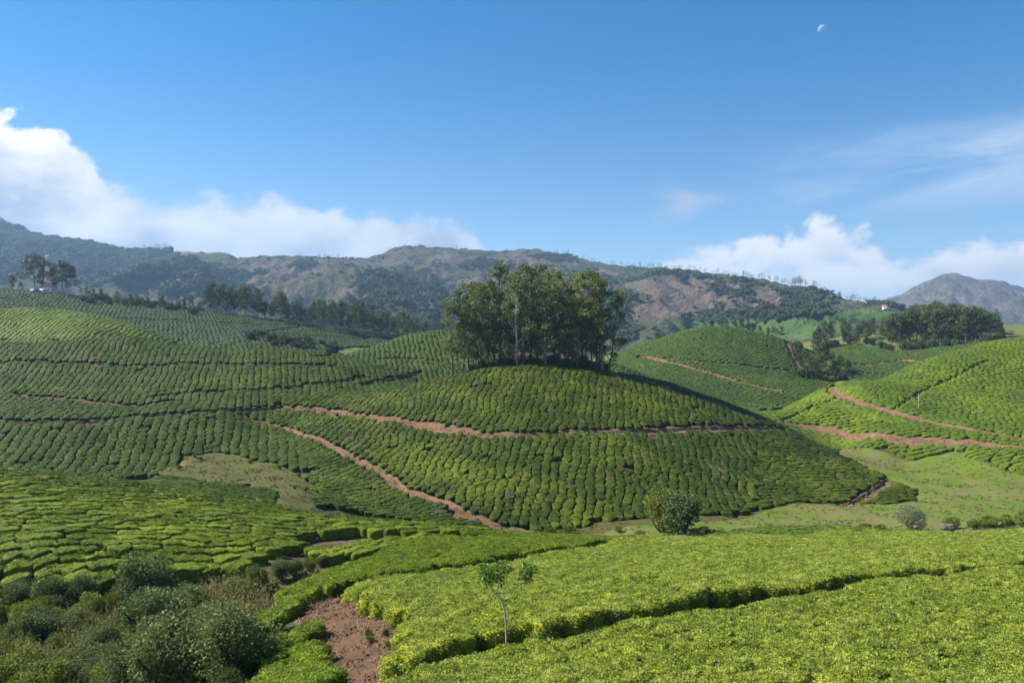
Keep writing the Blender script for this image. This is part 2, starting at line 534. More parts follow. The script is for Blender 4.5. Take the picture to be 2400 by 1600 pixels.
tea_material('tea_central', rgb(.026, .042, .005), rgb(.045, .067, .006), rgb(.096, .122, .009), 0.45, 0.66, brown=0.3)
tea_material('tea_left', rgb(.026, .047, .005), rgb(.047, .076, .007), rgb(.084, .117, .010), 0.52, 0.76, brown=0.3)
tea_material('tea_front_hill', rgb(.064, .100, .008), rgb(.108, .150, .010), rgb(.160, .203, .012), 0.44, 0.7, fine=3.6, bd=0.2, bs=1.0, brown=0.2)
tea_material('tea_right', rgb(.060, .100, .011), rgb(.086, .130, .013), rgb(.148, .192, .014), 0.47, 0.68, fine=4.0, brown=0.1)
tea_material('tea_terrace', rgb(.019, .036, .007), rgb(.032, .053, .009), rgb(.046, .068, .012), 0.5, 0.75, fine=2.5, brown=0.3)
tea_material('tea_mound_sunlit', rgb(.048, .080, .008), rgb(.078, .116, .010), rgb(.120, .160, .012), 0.44, 0.7, brown=0.15)  # sunlight on the rounded hill is put into this brighter tea colour
tea_material('tea_bright', rgb(.19, .26, .010), rgb(.24, .30, .011), rgb(.28, .33, .012), 0.4, 0.7, fine=4.0)
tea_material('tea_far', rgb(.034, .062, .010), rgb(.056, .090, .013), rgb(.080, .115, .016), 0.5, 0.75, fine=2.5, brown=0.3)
tea_material('tea_near_mass', rgb(.110, .140, .010), rgb(.215, .245, .013), rgb(.340, .350, .018), 0.38, 0.62, fine=9.0, bd=0.10, bs=1.0, brown=0.3)
tea_material('tea_near_green', rgb(.085, .130, .009), rgb(.165, .230, .012), rgb(.25, .31, .015), 0.42, 0.70, fine=9.0, bd=0.10, bs=1.0, brown=0.15)

def leaf_material(name, stops, noise_scale=0.5, trans=0.35, rough=0.5, spec=0.3, rand=0.4):
    """stops: colours from dark to pale, chosen by noise over the place, the leaf's own tint and a per-plant random"""
    m, N, out = material(name)
    p = wpos(N)
    oi = N.node('ShaderNodeObjectInfo')
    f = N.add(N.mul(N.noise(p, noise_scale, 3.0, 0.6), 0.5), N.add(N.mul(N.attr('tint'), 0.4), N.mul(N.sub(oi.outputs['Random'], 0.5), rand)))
    r = N.node('ShaderNodeValToRGB')
    N.put(r.inputs[0], N.step(f, 0.12, 0.80, False))
    e = r.color_ramp.elements
    e[0].color = stops[0]; e[-1].color = stops[-1]
    for i, s in enumerate(stops[1:-1]):
        q = e.new((i + 1) / (len(stops) - 1)); q.color = s
    pr = N.node('ShaderNodeBsdfPrincipled')
    N.put(pr.inputs['Base Color'], r.outputs[0]); pr.inputs['Roughness'].default_value = rough; pr.inputs['Specular IOR Level'].default_value = spec
    tr = N.node('ShaderNodeBsdfTranslucent'); N.put(tr.inputs[0], r.outputs[0])
    mx = N.node('ShaderNodeMixShader'); mx.inputs[0].default_value = trans
    N.t.links.new(pr.outputs[0], mx.inputs[1]); N.t.links.new(tr.outputs[0], mx.inputs[2]); N.t.links.new(mx.outputs[0], out.inputs[0])
    return m

leaf_material('leaf_tea_near', [rgb(.130, .175, .026), rgb(.290, .350, .048), rgb(.42, .475, .078), rgb(.55, .57, .14)], 0.45, 0.35, 0.55, 0.12, 0.55)
leaf_material('leaf_tea_green', [rgb(.080, .130, .010), rgb(.185, .255, .016), rgb(.30, .37, .022), rgb(.42, .46, .04)], 0.45, 0.35, 0.55, 0.12, 0.55)
leaf_material('leaf_tea_bush', [rgb(.050, .080, .008), rgb(.130, .172, .012), rgb(.25, .295, .020)], 3.0, 0.28, 0.55, 0.12, 0.2)
leaf_material('leaf_hill', [rgb(.032, .052, .006), rgb(.066, .095, .009), rgb(.118, .150, .012)], 0.25, 0.25, 0.6, 0.07, 0.35)
leaf_material('leaf_hill_right', [rgb(.050, .086, .010), rgb(.092, .138, .013), rgb(.148, .195, .015)], 0.2, 0.25, 0.6, 0.07, 0.35)
leaf_material('leaf_forest', [rgb(.034, .052, .022), rgb(.064, .086, .034), rgb(.108, .132, .052)], 0.008, 0.1, 0.8, 0.05, 0.30)
leaf_material('leaf_gum', [rgb(.054, .084, .026), rgb(.112, .152, .042), rgb(.182, .222, .062), rgb(.27, .30, .09)], 0.22, 0.25, 0.5, 0.25, 0.3)
leaf_material('leaf_wood', [rgb(.036, .056, .020), rgb(.070, .100, .030), rgb(.120, .152, .044)], 0.1, 0.22, 0.55, 0.2, 0.35)
leaf_material('leaf_shrub_dark', [rgb(.042, .070, .024), rgb(.092, .132, .042), rgb(.160, .202, .066), rgb(.25, .285, .105)], 0.9, 0.25, 0.6, 0.12, 0.2)
leaf_material('leaf_shrub_green', [rgb(.070, .095, .016), rgb(.15, .185, .028), rgb(.25, .285, .045)], 0.9, 0.3, 0.6, 0.12, 0.3)
leaf_material('leaf_shrub_dry', [rgb(.11, .12, .034), rgb(.18, .18, .055), rgb(.27, .23, .095), rgb(.36, .29, .16)], 0.7, 0.25, 0.7, 0.1, 0.35)
leaf_material('leaf_shrub_pale', [rgb(.11, .135, .065), rgb(.20, .225, .11), rgb(.31, .33, .19)], 0.9, 0.25, 0.6, 0.15, 0.3)
leaf_material('leaf_sapling', [rgb(.055, .120, .016), rgb(.12, .23, .028), rgb(.20, .32, .05)], 2.0, 0.4, 0.4, 0.3, 0.2)
leaf_material('grass_blade', [rgb(.070, .095, .016), rgb(.110, .125, .026), rgb(.165, .15, .05)], 0.15, 0.3, 0.7, 0.1, 0.3)
leaf_material('straw', [rgb(.16, .10, .06), rgb(.26, .18, .11), rgb(.36, .27, .18)], 1.5, 0.1, 0.8, 0.1, 0.3)

def bark(name, a, b, sc=2.0):
    m, N, out = material(name)
    p = wpos(N)
    n = N.noise(N.xyz(*[0, 0, 0]) if False else p, sc, 5.0, 0.65)
    principled(N, out, N.mix(N.step(n, 0.3, 0.7), a, b), 0.85, 0.15, n, 0.05, 0.6)
    return m
bark('bark_gum', rgb(.085, .065, .048), rgb(.25, .22, .18), 0.9)
bark('bark_pale', rgb(.24, .21, .16), rgb(.48, .44, .36), 1.5)
bark('bark_dark', rgb(.035, .028, .020), rgb(.085, .068, .050), 2.5)
bark('twig_grey', rgb(.22, .21, .19), rgb(.42, .40, .37), 6.0)

def ground_material():
    m, N, out = material('ground')
    p = wpos(N)
    sx_ = N.node('ShaderNodeSeparateXYZ'); N.t.links.new(p, sx_.inputs[0])
    big = N.noise(p, 0.05, 4.0, 0.6); mid = N.noise(p, 0.35, 4.0, 0.65); fin = N.noise(p, 2.2, 5.0, 0.7)
    soil = N.mix(N.step(mid, 0.3, 0.7), rgb(.055, .036, .024), rgb(.110, .072, .046))
    soil = N.mix(N.mul(N.step(fin, 0.45, 0.7), 0.5), soil, rgb(.15, .11, .075))
    litter = N.mix(N.step(big, 0.4, 0.62), soil, rgb(.045, .050, .020))
    g = N.mix(N.step(N.add(N.mul(big, 0.7), N.mul(mid, 0.3)), 0.40, 0.60), rgb(.080, .135, .012), rgb(.120, .135, .028))
    g = N.mix(N.mul(N.step(mid, 0.50, 0.66), 0.6), g, rgb(.150, .120, .065))
    g = N.mix(N.mul(N.step(fin, 0.5, 0.72), 0.55), g, rgb(.065, .085, .020))
    br = N.mix(N.step(mid, 0.35, 0.65), rgb(.060, .060, .018), rgb(.090, .075, .032))
    br = N.mix(N.mul(N.step(fin, 0.45, 0.7), 0.5), br, rgb(.075, .082, .022))
    g = N.mix(N.mul(N.step(N.noise(N.xyz(N.mul(sx_.outputs[0], 0.4), sx_.outputs[1], 0.0), 0.11, 5.0, 0.65, 0.6), 0.48, 0.64), 0.75), g, rgb(.140, .115, .060))
    e = N.add(N.attr('grass'), N.mul(N.sub(mid, 0.5), 0.5))
    c = N.mix(N.step(e, 0.35, 0.62), litter, g)
    c = N.mix(N.step(N.add(N.attr('dry'), N.mul(N.sub(mid, 0.5), 0.7)), 0.35, 0.7), c, br)
    principled(N, out, c, 0.9, 0.1, N.add(fin, N.mul(N.noise(p, 9.0, 3.0, 0.6), 0.5)), 0.10, 0.8)
    return m
ground_material()

def soil_material(name, a, b, c3, sc=1.0, bd=0.12):
    m, N, out = material(name)
    p = wpos(N)
    n1 = N.noise(p, 0.45 * sc, 4.0, 0.65); n2 = N.noise(p, 2.4 * sc, 5.0, 0.7, 0.4); n3 = N.noise(p, 9.0 * sc, 3.0, 0.7)
    c = N.mix(N.step(n1, 0.32, 0.66), a, b)
    c = N.mix(N.mul(N.step(n2, 0.50, 0.70), 0.75), c, c3)
    c = N.mix(N.mul(N.step(n3, 0.55, 0.75), 0.4), c, rgb(.07, .045, .03))
    principled(N, out, c, 0.93, 0.08, N.add(n2, N.mul(n3, 0.5)), bd, 1.0)
    return m
soil_material('soil_road', rgb(.120, .068, .040), rgb(.185, .110, .066), rgb(.27, .18, .115))
soil_material('soil_dark', rgb(.075, .048, .034), rgb(.13, .082, .055), rgb(.18, .12, .08))
soil_material('soil_near', rgb(.085, .052, .031), rgb(.130, .082, .050), rgb(.165, .072, .040), 1.0, 0.06)

def hill_material():
    m, N, out = material('hillside')
    p = wpos(N)
    big = N.noise(p, 0.0035, 5.0, 0.62, 0.4); mid = N.noise(p, 0.016, 5.0, 0.68, 0.3); fin = N.noise(p, 0.06, 5.0, 0.72)
    rock = N.mix(N.step(mid, 0.34, 0.66), rgb(.078, .062, .056), rgb(.155, .118, .088))
    rock = N.mix(N.mul(N.step(fin, 0.54, 0.68), 0.6), rock, rgb(.22, .17, .12))
    rock = N.mix(N.mul(N.step(fin, 0.46, 0.36), 0.7), rock, rgb(.060, .058, .045))
    rock = N.mix(N.mul(N.step(big, 0.48, 0.62), 0.85), rock, rgb(.070, .078, .034))
    gr = N.mix(N.step(mid, 0.35, 0.65), rgb(.050, .062, .028), rgb(.092, .092, .046))
    gr = N.mix(N.mul(N.step(fin, 0.48, 0.62), 0.7), gr, rgb(.026, .042, .017))
    fo = N.mix(N.step(fin, 0.35, 0.65), rgb(.018, .034, .013), rgb(.042, .064, .022))
    ten = N.mix(N.step(mid, 0.4, 0.6), rgb(.055, .105, .024), rgb(.080, .130, .030))
    jit = N.add(N.mul(N.sub(mid, 0.5), 0.9), N.mul(N.sub(fin, 0.5), 0.5))
    c = N.mix(N.step(N.add(N.attr('bare'), jit), 0.38, 0.58), gr, rock)
    c = N.mix(N.step(N.add(N.attr('wood'), N.mul(jit, 0.5)), 0.42, 0.60), c, fo)
    c = N.mix(N.step(N.add(N.attr('tea'), N.mul(jit, 0.3)), 0.45, 0.60), c, ten)
    principled(N, out, c, 0.95, 0.05, N.add(N.mul(mid, 2.0), fin), 16.0, 1.0)
    return m
hill_material()

def flat(name, col, rough=0.6, metal=0.0, sc=3.0, var=0.25):
    m, N, out = material(name)
    n = N.noise(wpos(N), sc, 4.0, 0.6)
    c = N.mix(N.step(n, 0.3, 0.7), rgb(*(x * (1 - var) for x in col)), rgb(*col))
    p = principled(N, out, c, rough, 0.3)
    p.inputs['Metallic'].default_value = metal
    return m
flat('paint_white', (.78, .78, .76)); flat('paint_red', (.42, .07, .05)); flat('concrete', (.46, .44, .40), 0.85)
flat('wall_white', (.72, .72, .74)); flat('wall_blue', (.28, .30, .42)); flat('roof_sheet', (.62, .60, .60), 0.5); flat('roof_red', (.42, .16, .11), 0.8)
flat('glass_dark', (.03, .035, .04), 0.15); flat('door_brown', (.12, .08, .05)); flat('cable_grey', (.55, .56, .56), 0.4); flat('antenna', (.70, .70, .70))
soil_material('rock_grey', rgb(.09, .08, .07), rgb(.16, .145, .125), rgb(.24, .22, .19), 1.6, 0.08)
soil_material('rock_pale', rgb(.24, .22, .20), rgb(.36, .34, .31), rgb(.46, .44, .41), 2.0, 0.06)
# ------------------------------------------------------------------ the lie of the land: meadows, tracks, soil
def px(pts, dz=0.0): return [at(u, v, dz) for u, v in pts]
DROP = 0.8        # the bushes stand this far below the closed canopy surface

HOLLOW = px([(330,1113),(415,1093),(432,1064),(500,1053),(560,1058),(600,1077),(655,1082),(690,1108),(732,1130),(742,1165)]) + [ud(735,112), ud(690,106), ud(640,110), ud(640,124), ud(560,132), ud(430,137), ud(340,138)]
MEADOW = [ud(1180,124.5), ud(1300,125.5), ud(1450,130), ud(1600,134), ud(1740,136), ud(1860,149), ud(1960,151), ud(2085,148), ud(2140,151), ud(2145,162), ud(2100,172), ud(2010,186), ud(1960,198),
          ud(1960,209), ud(2130,191), ud(2240,189), ud(2400,167), ud(2750,160), ud(2750,112), ud(2400,110), ud(2130,111), ud(2080,116), ud(1990,119.5), ud(1850,120), ud(1740,115), ud(1660,112), ud(1450,107), ud(1250,107), ud(1150,112), ud(1100,119)]
GULLY = [ud(-400,20), ud(540,20), ud(560,30), ud(585,44), ud(560,53), ud(610,58), ud(650,63), ud(700,69), ud(760,75), ud(690,78), ud(640,75), ud(480,72), ud(300,69), ud(0,67), ud(-400,66)]
SOIL = px([(690,1450),(712,1424),(750,1408),(820,1402),(855,1432),(890,1458),(935,1480),(950,1515),(985,1535),(930,1572),(880,1625)], -DROP) + px([(765,1625),(762,1560),(742,1505),(712,1478)], -DROP)
GROVE = [ud(1080,211), ud(1200,212), ud(1420,212), ud(1430,226), ud(1080,226)]
SCRUB_J = [ud(1868,380), ud(1895,372), ud(1990,376), ud(2010,400), ud(1930,430), ud(1860,425)]
SCRUB_T = px([(575,785),(640,790),(700,800),(760,815),(800,828),(700,828),(600,805)])
WOOD = [ud(1905,545), ud(2010,575), ud(2090,508), ud(2180,493), ud(2250,478), ud(2350,463), ud(2390,520), ud(2330,640), ud(2050,680), ud(1890,640)]

# name, line (photo points on the slope), width, cut bank, material
TRACKS = [
    ('contour_track', [(660,950),(750,957),(850,970),(950,985),(1050,1001),(1130,1014),(1200,1016),(1300,1012),(1400,1009),(1500,1006),(1600,1003),(1700,1001),(1790,1001),(1835,1004)], 1.2, 1.5, 'soil_road'),
    ('diagonal_track', [(560,970),(640,992),(720,1018),(800,1056),(860,1086),(910,1114),(950,1144),(1010,1167),(1080,1192),(1140,1216),(1200,1238),(1255,1246)], 1.3, 0.9, 'soil_road'),
    ('ridge_path', [(-150,982),(0,984),(150,985),(250,981),(350,971),(480,962),(560,958),(660,950)], 1.3, 0.9, 'soil_dark'),
    ('hill_path', [(-150,848),(0,848),(200,850),(400,852),(600,851),(700,853),(785,856)], 0.9, 0.7, 'soil_dark'),
    ('hill_path', [(350,929),(470,917),(600,912),(700,905),(800,893),(860,882)], 1.1, 0.7, 'soil_dark'),
    ('hill_path', [(40,921),(140,932),(210,940),(280,946),(360,944),(420,938)], 1.2, 0.7, 'soil_road'),
    ('hill_path', [(850,898),(900,890),(940,884),(985,868)], 1.0, 0.6, 'soil_dark'),
    ('saddle_track', [(742,835),(806,834),(857,835),(946,839),(1010,845),(1066,856)], 1.5, 0.8, 'soil_road'),
    ('valley_track', [(1848,990),(1900,1000),(1960,1010),(2030,1020),(2100,1026),(2200,1030),(2300,1037),(2420,1048),(2600,1062)], 1.7, 1.9, 'soil_road'),
    ('winding_track', [(1948,901),(1954,915),(1990,933),(2050,953),(2120,971),(2200,992),(2300,1010),(2420,1030),(2600,1050)], 1.8, 1.7, 'soil_road'),
    ('far_track', [(1500,834),(1560,846),(1600,855),(1650,868),(1700,883),(1760,900),(1832,916)], 1.8, 1.8, 'soil_road'),
    ('far_path', [(1560,838),(1640,845),(1730,853),(1800,862),(1880,873)], 1.2, 0.8, 'soil_road'),
    ('far_path', [(1846,800),(1856,828),(1870,850),(1883,868)], 2.0, 1.2, 'soil_road'),
    ('nose_path', [(2085,1118),(2062,1140),(2022,1166),(1975,1182)], 1.5, 0.8, 'soil_road'),
    ('terrace_path', [(275,745),(383,749),(510,754),(600,759),(709,761)], 1.6, 1.0, 'soil_dark'),
    ('terrace_path', [(737,763),(690,768),(628,775),(577,780)], 1.6, 1.0, 'soil_dark'),
    ('terrace_path', [(602,780),(700,785),(780,789),(857,793)], 1.6, 1.0, 'soil_dark'),
    ('gully_bank', [(735,1262),(800,1254),(880,1252),(960,1250),(1050,1250),(1100,1256)], 1.2, 1.0, 'soil_dark'),
]
GAPS = [  # plant-free lines with no made track: (line, width)
    ([(880,1610),(960,1577),(1040,1550),(1120,1532),(1200,1512),(1350,1482),(1500,1453),(1640,1428),(1800,1402),(1960,1380),(2100,1360),(2250,1347),(2420,1332),(2650,1310)], 1.6),
    ([(735,1412),(800,1382),(850,1368),(950,1352),(1100,1333),(1200,1313),(1300,1294),(1400,1278),(1490,1268)], 2.1),
    ([(590,1600),(600,1540),(620,1495),(670,1460),(720,1420),(745,1405)], 1.0),
    ([(2107,952),(2150,926),(2200,900),(2260,872),(2310,845)], 0.7),
    ([(1830,985),(1900,955),(1970,930)], 0.35),
]
for i, (n, l, w, b, m) in enumerate(TRACKS):
    TRACKS[i] = (n, smooth_line(px(l), 0.9), w, b, m)
for n, l, w, b, m in [('terrace_path', [(1985,440),(2060,450),(2110,452),(2160,440),(2210,436)], 2.6, 1.3, 'soil_road'), ('terrace_path', [(2000,405),(2060,410),(2140,400)], 2.2, 1.1, 'soil_road'), ('summit_path', [(2262,308),(2290,306),(2325,304),(2355,306)], 1.8, 0.9, 'soil_road')]:
    TRACKS.append((n, smooth_line([ud(u, D) for u, D in l], 0.9), w, b, m))
GAPS = [(smooth_line(px(l, -0.2), 1.0), w) for l, w in GAPS]

def blur(M, n):
    for _ in range(n):
        P_ = np.pad(M, 1, mode='edge')
        M = (P_[:-2, 1:-1] + P_[2:, 1:-1] + P_[1:-1, :-2] + P_[1:-1, 2:] + 4 * M) / 8
    return M

# ground = canopy surface minus the height of the bushes, except in meadows; tracks cut in
gx, gy = np.meshgrid(_nx, _ny)
m_hollow = inpoly(gx, gy, HOLLOW); m_mead = inpoly(gx, gy, MEADOW); m_gully = inpoly(gx, gy, GULLY)
open_m = blur((m_hollow | m_mead).astype(float), 3)
gul_m = blur(m_gully.astype(float), 3)
NGND = NG - DROP * (1 - open_m) - 0.5 * gul_m * (gy < 70)
trk = np.zeros_like(NG)
for n, l, w, b, m in TRACKS + [('', l, w, 0.3, '') for l, w in GAPS[:0]]:
    if l[:, 1].min() > 345: continue
    d = polydist(gx, gy, l)
    trk = np.maximum(trk, np.clip(1 - (d - (w / 2 + b * .5)) / 1.5, 0, 1))
NGND = NGND - 0.55 * trk
_gx2, _gy2 = np.meshgrid(_fx, _fy)
FGND = FG - DROP
trk2 = np.zeros_like(FG)
for n, l, w, b, m in TRACKS:
    if l[:, 1].max() < 330: continue
    d = polydist(_gx2, _gy2, l); trk2 = np.maximum(trk2, np.clip(1 - (d - 1.5) / 4.0, 0, 1))
FGND = FGND - 0.8 * trk2

def GH(x, y):
    """ground height"""
    x = np.asarray(x, float); y = np.asarray(y, float)
    n = _bil(NGND, NGX0, NGY0, NGS, x, y); f = _bil(FGND, FGX0, FGY0, FGS, x, y)
    t = np.clip((y - 334.0) / 8.0, 0, 1)
    t = np.where((x < NGX0) | (x > NGX1), 1.0, t)
    return n * (1 - t) + f * t

# one ground sheet: fine in front, coarser outwards, carried on to the horizon
xs = np.concatenate([np.linspace(-9000, -600, 12), np.arange(-560, NGX0 - 1, 8.0), _nx, np.arange(NGX1 + 4, 760, 8.0), np.linspace(800, 9000, 12)])
ys = np.concatenate([np.linspace(-3000, -60, 8), _ny[:-6], np.arange(342, 930, 4.0), np.linspace(940, 16000, 24)])
sx, sy = np.meshgrid(xs, ys)
sz = GH(np.clip(sx, -560, 760), np.clip(sy, -44, 928))
far_t = np.clip((sy - 900) / 600, 0, 1) + np.clip((np.abs(sx - 100) - 640) / 500, 0, 1) * (sy > 300) + np.clip((-sy - 44) / 400, 0, 1)
sz = sz * (1 - np.clip(far_t, 0, 1)) + 2.0 * np.clip(far_t, 0, 1)
gm = mesh_np('ground', np.stack([sx, sy, sz], -1).reshape(-1, 3), [grid_faces(len(xs), len(ys))])
cl = lambda M: _bil(M, NGX0, NGY0, NGS, np.clip(sx, NGX0, NGX1), np.clip(sy, NGY0, NGY1)) * (sy < 340)
dry_poly = px([(330,1112),(430,1064),(520,1056),(690,1110),(720,1125),(640,1118),(500,1115)])
dryA = 0.62 * blur((m_hollow).astype(float), 2)
base_strip = [ud(1150,118), ud(1150,125), ud(1300,128), ud(1500,135), ud(1700,140), ud(1900,157), ud(2050,160), ud(2030,150), ud(1860,146), ud(1700,131), ud(1500,126), ud(1300,121)]
dryB = blur(inpoly(gx, gy, base_strip).astype(float), 2)
far_mead = [ud(2150,192), ud(2400,168), ud(2750,160), ud(2750,150), ud(2400,155), ud(2250,172), ud(2100,183)]
dryC = 0.45 * blur(inpoly(gx, gy, far_mead).astype(float), 3)
fattr(gm, 'grass', cl(np.maximum(open_m, 0.75 * gul_m)) + 0.62 * (sy >= 345) * (sy < 900))
fattr(gm, 'dry', cl(np.clip(np.maximum(np.maximum(dryA, dryB), dryC) + 0.75 * gul_m, 0, 1)))
ground = link('ground', gm, MATS['ground'])
tag(ground, 'rolling valley ground with meadow and soil', kind='structure')

# tracks: bed and cut bank as their own sheets
def track_mesh(line, w, bank, seed):
    rng = np.random.RandomState(seed)
    t = np.gradient(line, axis=0); t /= np.linalg.norm(t, axis=1)[:, None] + 1e-9
    nrm = np.stack([-t[:, 1], t[:, 0]], 1)
    gxl, gyl = grad(line[:, 0], line[:, 1], 2.0)
    up = np.sign((nrm[:, 0] * gxl + nrm[:, 1] * gyl).sum())
    nrm *= up if up else 1
    ss = np.cumsum(np.r_[0, np.linalg.norm(np.diff(line, axis=0), axis=1)])
    prof = np.concatenate([[-w / 2 - 1.1, -w / 2 - .4], np.linspace(-w / 2, w / 2, 5), w / 2 + bank * np.array([.18, .4, .65, .85, 1.0, 1.45])])
    rag = 0.5 * np.sin(ss * 0.55 + seed) + 0.5 * np.sin(ss * 0.23 + 2 * seed) + rng.normal(size=len(ss)) * 0.35
    V = []
    zc = GH(line[:, 0], line[:, 1]) + 0.55
    for k, s in enumerate(prof):
        off = s + (0.14 * rag if k >= 7 else 0.08 * rag * (k > 1)) + (0.10 * rng.normal(size=len(ss)))
        x = line[:, 0] + nrm[:, 0] * off; y = line[:, 1] + nrm[:, 1] * off
        g = H(x, y) - DROP
        if k <= 1:
            z = g - 0.28 + 0.05
        elif k < 7:
            z = np.minimum(zc, g + 0.30) + rng.normal(size=len(ss)) * 0.03
            z = 0.5 * z + 0.5 * g
        else:
            f = min(1.0, (s - w / 2) / bank)
            z = g + 0.30 * math.sin(f * math.pi) + 0.22 * f + rng.normal(size=len(ss)) * 0.10
            if k == len(prof) - 1: z = g - 0.05
        V.append(np.stack([x, y, z], 1))
    V = np.stack(V, 1).reshape(-1, 3)
    return mesh_np('track', V, [grid_faces(len(prof), len(line))])
for i, (n, l, w, b, m) in enumerate(TRACKS):
    o = link(n, track_mesh(l, w, b, i + 1), MATS[m])
    tag(o, {'contour_track': 'reddish dirt track running level across the middle of the central hill', 'diagonal_track': 'dirt track slanting down to the foot of the central hill', 'valley_track': 'dirt track with a cut bank along the foot of the right hill', 'winding_track': 'winding dirt track across the right hill', 'far_track': 'orange dirt track across the round far hill'}.get(n, 'narrow dirt path between tea rows'), kind='structure')

# bare soil patch in the near plot
def patch(name, poly, mat, lift, step, seed):
    a = np.array(poly); rng = np.random.RandomState(seed)
    xs_ = np.arange(a[:, 0].min() - 1, a[:, 0].max() + 1, step); ys_ = np.arange(a[:, 1].min() - 1, a[:, 1].max() + 1, step)
    X, Y = np.meshgrid(xs_, ys_)
    ins = inpoly(X, Y, poly)
    inn = blur(ins.astype(float), 4)
    Z = GH(X, Y) + lift * np.clip(inn * 3 - 0.9, -1, 1) + 0.05 * waves(X, Y, 2.0, seed) * inn + rng.normal(size=X.shape) * 0.012
    return mesh_np(name, np.stack([X, Y, Z], -1).reshape(-1, 3), [grid_faces(len(xs_), len(ys_))])
tag(link('soil_clearing', patch('soil_clearing', SOIL, None, 0.10, 0.3, 5), MATS['soil_near']), kind='structure')

# ------------------------------------------------------------------ the mountain ridge behind
RIDGE = [(-700,430),(-400,440),(-150,470),(0,508),(40,530),(100,556),(200,570),(290,590),(330,588),(420,588),(500,592),(530,592),(556,604),(620,598),(700,601),(800,604),(850,606),(890,597),(930,580),(960,577),(1050,581),(1100,586),(1160,588),
         (1200,589),(1225,583),(1260,584),(1300,594),(1350,602),(1400,614),(1450,622),(1520,626),(1600,632),(1650,637),(1700,643),(1760,650),(1800,655),(1850,668),(1900,672),(1940,690),(1980,706),(2040,713),(2075,712),(2110,722),(2160,738),(2250,765),(2350,790),(2500,800),(2800,800),(3200,790)]
DRIDGE = [(-700,2900),(0,2900),(300,2600),(600,2350),(950,2500),(1250,2600),(1450,2350),(1700,2050),(1850,1750),(2000,1500),(2100,1450),(2500,1600),(3200,1800)]
ru = np.array(RIDGE, float); rd = np.array(DRIDGE, float)
ua = np.linspace(-650, 3100, 620)
tr_ = np.linspace(0, 1.35, 150)
UA, TR = np.meshgrid(ua, tr_)
vr = np.interp(ua, ru[:, 0], ru[:, 1]); dr = np.interp(ua, rd[:, 0], rd[:, 1])
k_ = np.hanning(21); k_ /= k_.sum(); dr = np.convolve(np.pad(dr, 10, mode='edge'), k_, 'valid')
D0 = 680.0
zr_ = EYE + (800 - vr) / FPX * dr
DD = D0 + (dr[None, :] - D0) * TR
XX = (UA - 1200) / FPX * DD
# slope profile: gentle foot, steep middle, rounded top, falling away behind
S = np.where(TR < 1, 0.30 * TR + 0.70 * (TR ** 1.5) - 0.10 * np.sin(TR * math.pi), 1 - 1.4 * (TR - 1))
z0 = 0.0
ZZ = z0 + (zr_[None, :] - z0) * S
env = np.clip(np.sin(np.clip(TR, 0, 1) * math.pi), 0, 1)
env2 = np.clip(1 - TR * 0.75, 0.25, 1)
spur = 30 * waves(XX, DD * 0.35, 420, 11) + 20 * (1 - 2 * np.abs(waves(XX, DD * 0.5, 260, 12)) / 1.6) + 10 * waves(XX, DD, 110, 13) + 5.0 * waves(XX, DD, 45, 14)
ZZ = ZZ + spur * env * (dr[None, :] / 2500) * np.where(TR < 1, 1, 0)
ZZ = ZZ + (2.2 * waves(XX, DD, 60, 15) + 1.2 * waves(XX, DD, 24, 16)) * np.clip(TR * 3, 0, 1)
# rounded bare shoulders that stand out of the slope
def shoulder(u, v, D, h, rx, ry):
    global ZZ
    x0 = (u - 1200) / FPX * D
    ZZ = ZZ + h * np.exp(-((XX - x0) / rx) ** 2 - ((DD - D) / ry) ** 2)
shoulder(1770, 690, 1350, 34, 60, 260); shoulder(1590, 690, 1650, 40, 110, 330); shoulder(690, 680, 1800, 36, 150, 380); shoulder(1480, 690, 1600, 24, 70, 250); shoulder(1050, 620, 2150, 22, 170, 260)
mv = np.stack([XX, DD, ZZ], -1).reshape(-1, 3)
mm = mesh_np('mountain_ridge', mv, [grid_faces(len(ua), len(tr_))])

def mpt(u, v):
    """where a line of sight meets the ridge slope"""
    k = int(np.clip(np.searchsorted(ua, u), 1, len(ua) - 2))
    z = ZZ[:, k]; D = DD[:, k]
    vv = 800 - (z - EYE) / D * FPX
    h = np.nonzero(vv <= v)[0]
    r = h[0] if len(h) else 110
    return np.array([XX[r, k], D[r], z[r]])

def blobs(lst):
    f = np.zeros(XX.shape)
    for u, v, w, h in lst:
        c = mpt(u, v); s = c[1] / FPX
        f = np.maximum(f, np.exp(-(((XX - c[0]) / (w * s)) ** 2 + ((ZZ - c[2]) / (h * s)) ** 2) ** 1.5))
    return f
bare = blobs([(1000,612,330,16),(700,640,190,60),(1250,612,120,20),(1560,700,160,50),(820,660,60,60),(640,640,110,38),(760,690,120,40),(560,655,60,28),(700,615,160,14),(850,725,60,22),(880,690,60,40),(980,598,70,20),(1090,612,110,24),(1250,596,90,12),(1330,612,60,14),(1000,640,60,16),(450,600,70,12),(480,645,40,12),
              (1480,670,50,24),(1560,690,90,44),(1620,660,80,18),(1500,745,80,26),(1640,720,60,24),(1770,682,60,26),(1740,712,70,18),(1830,712,60,15),(1130,660,60,20),(1420,640,50,12)])
wood = blobs([(-300,560,300,120),(60,600,200,70),(160,640,200,45),(300,640,140,40),(420,640,90,30),(330,600,45,14),(500,690,60,20),(716,625,24,14),(900,650,60,45),(960,700,70,45),(1010,745,90,30),(880,760,120,30),(1400,655,40,30),(1430,700,50,45),(1400,760,60,35),
              (1760,660,80,10),(1860,688,70,18),(1690,690,22,32),(1900,720,50,22),(1800,742,90,22),(1700,757,80,14),(1130,625,40,16),(1300,605,60,10),(1560,642,90,6),(2100,720,40,8),(1660,650,60,10)])
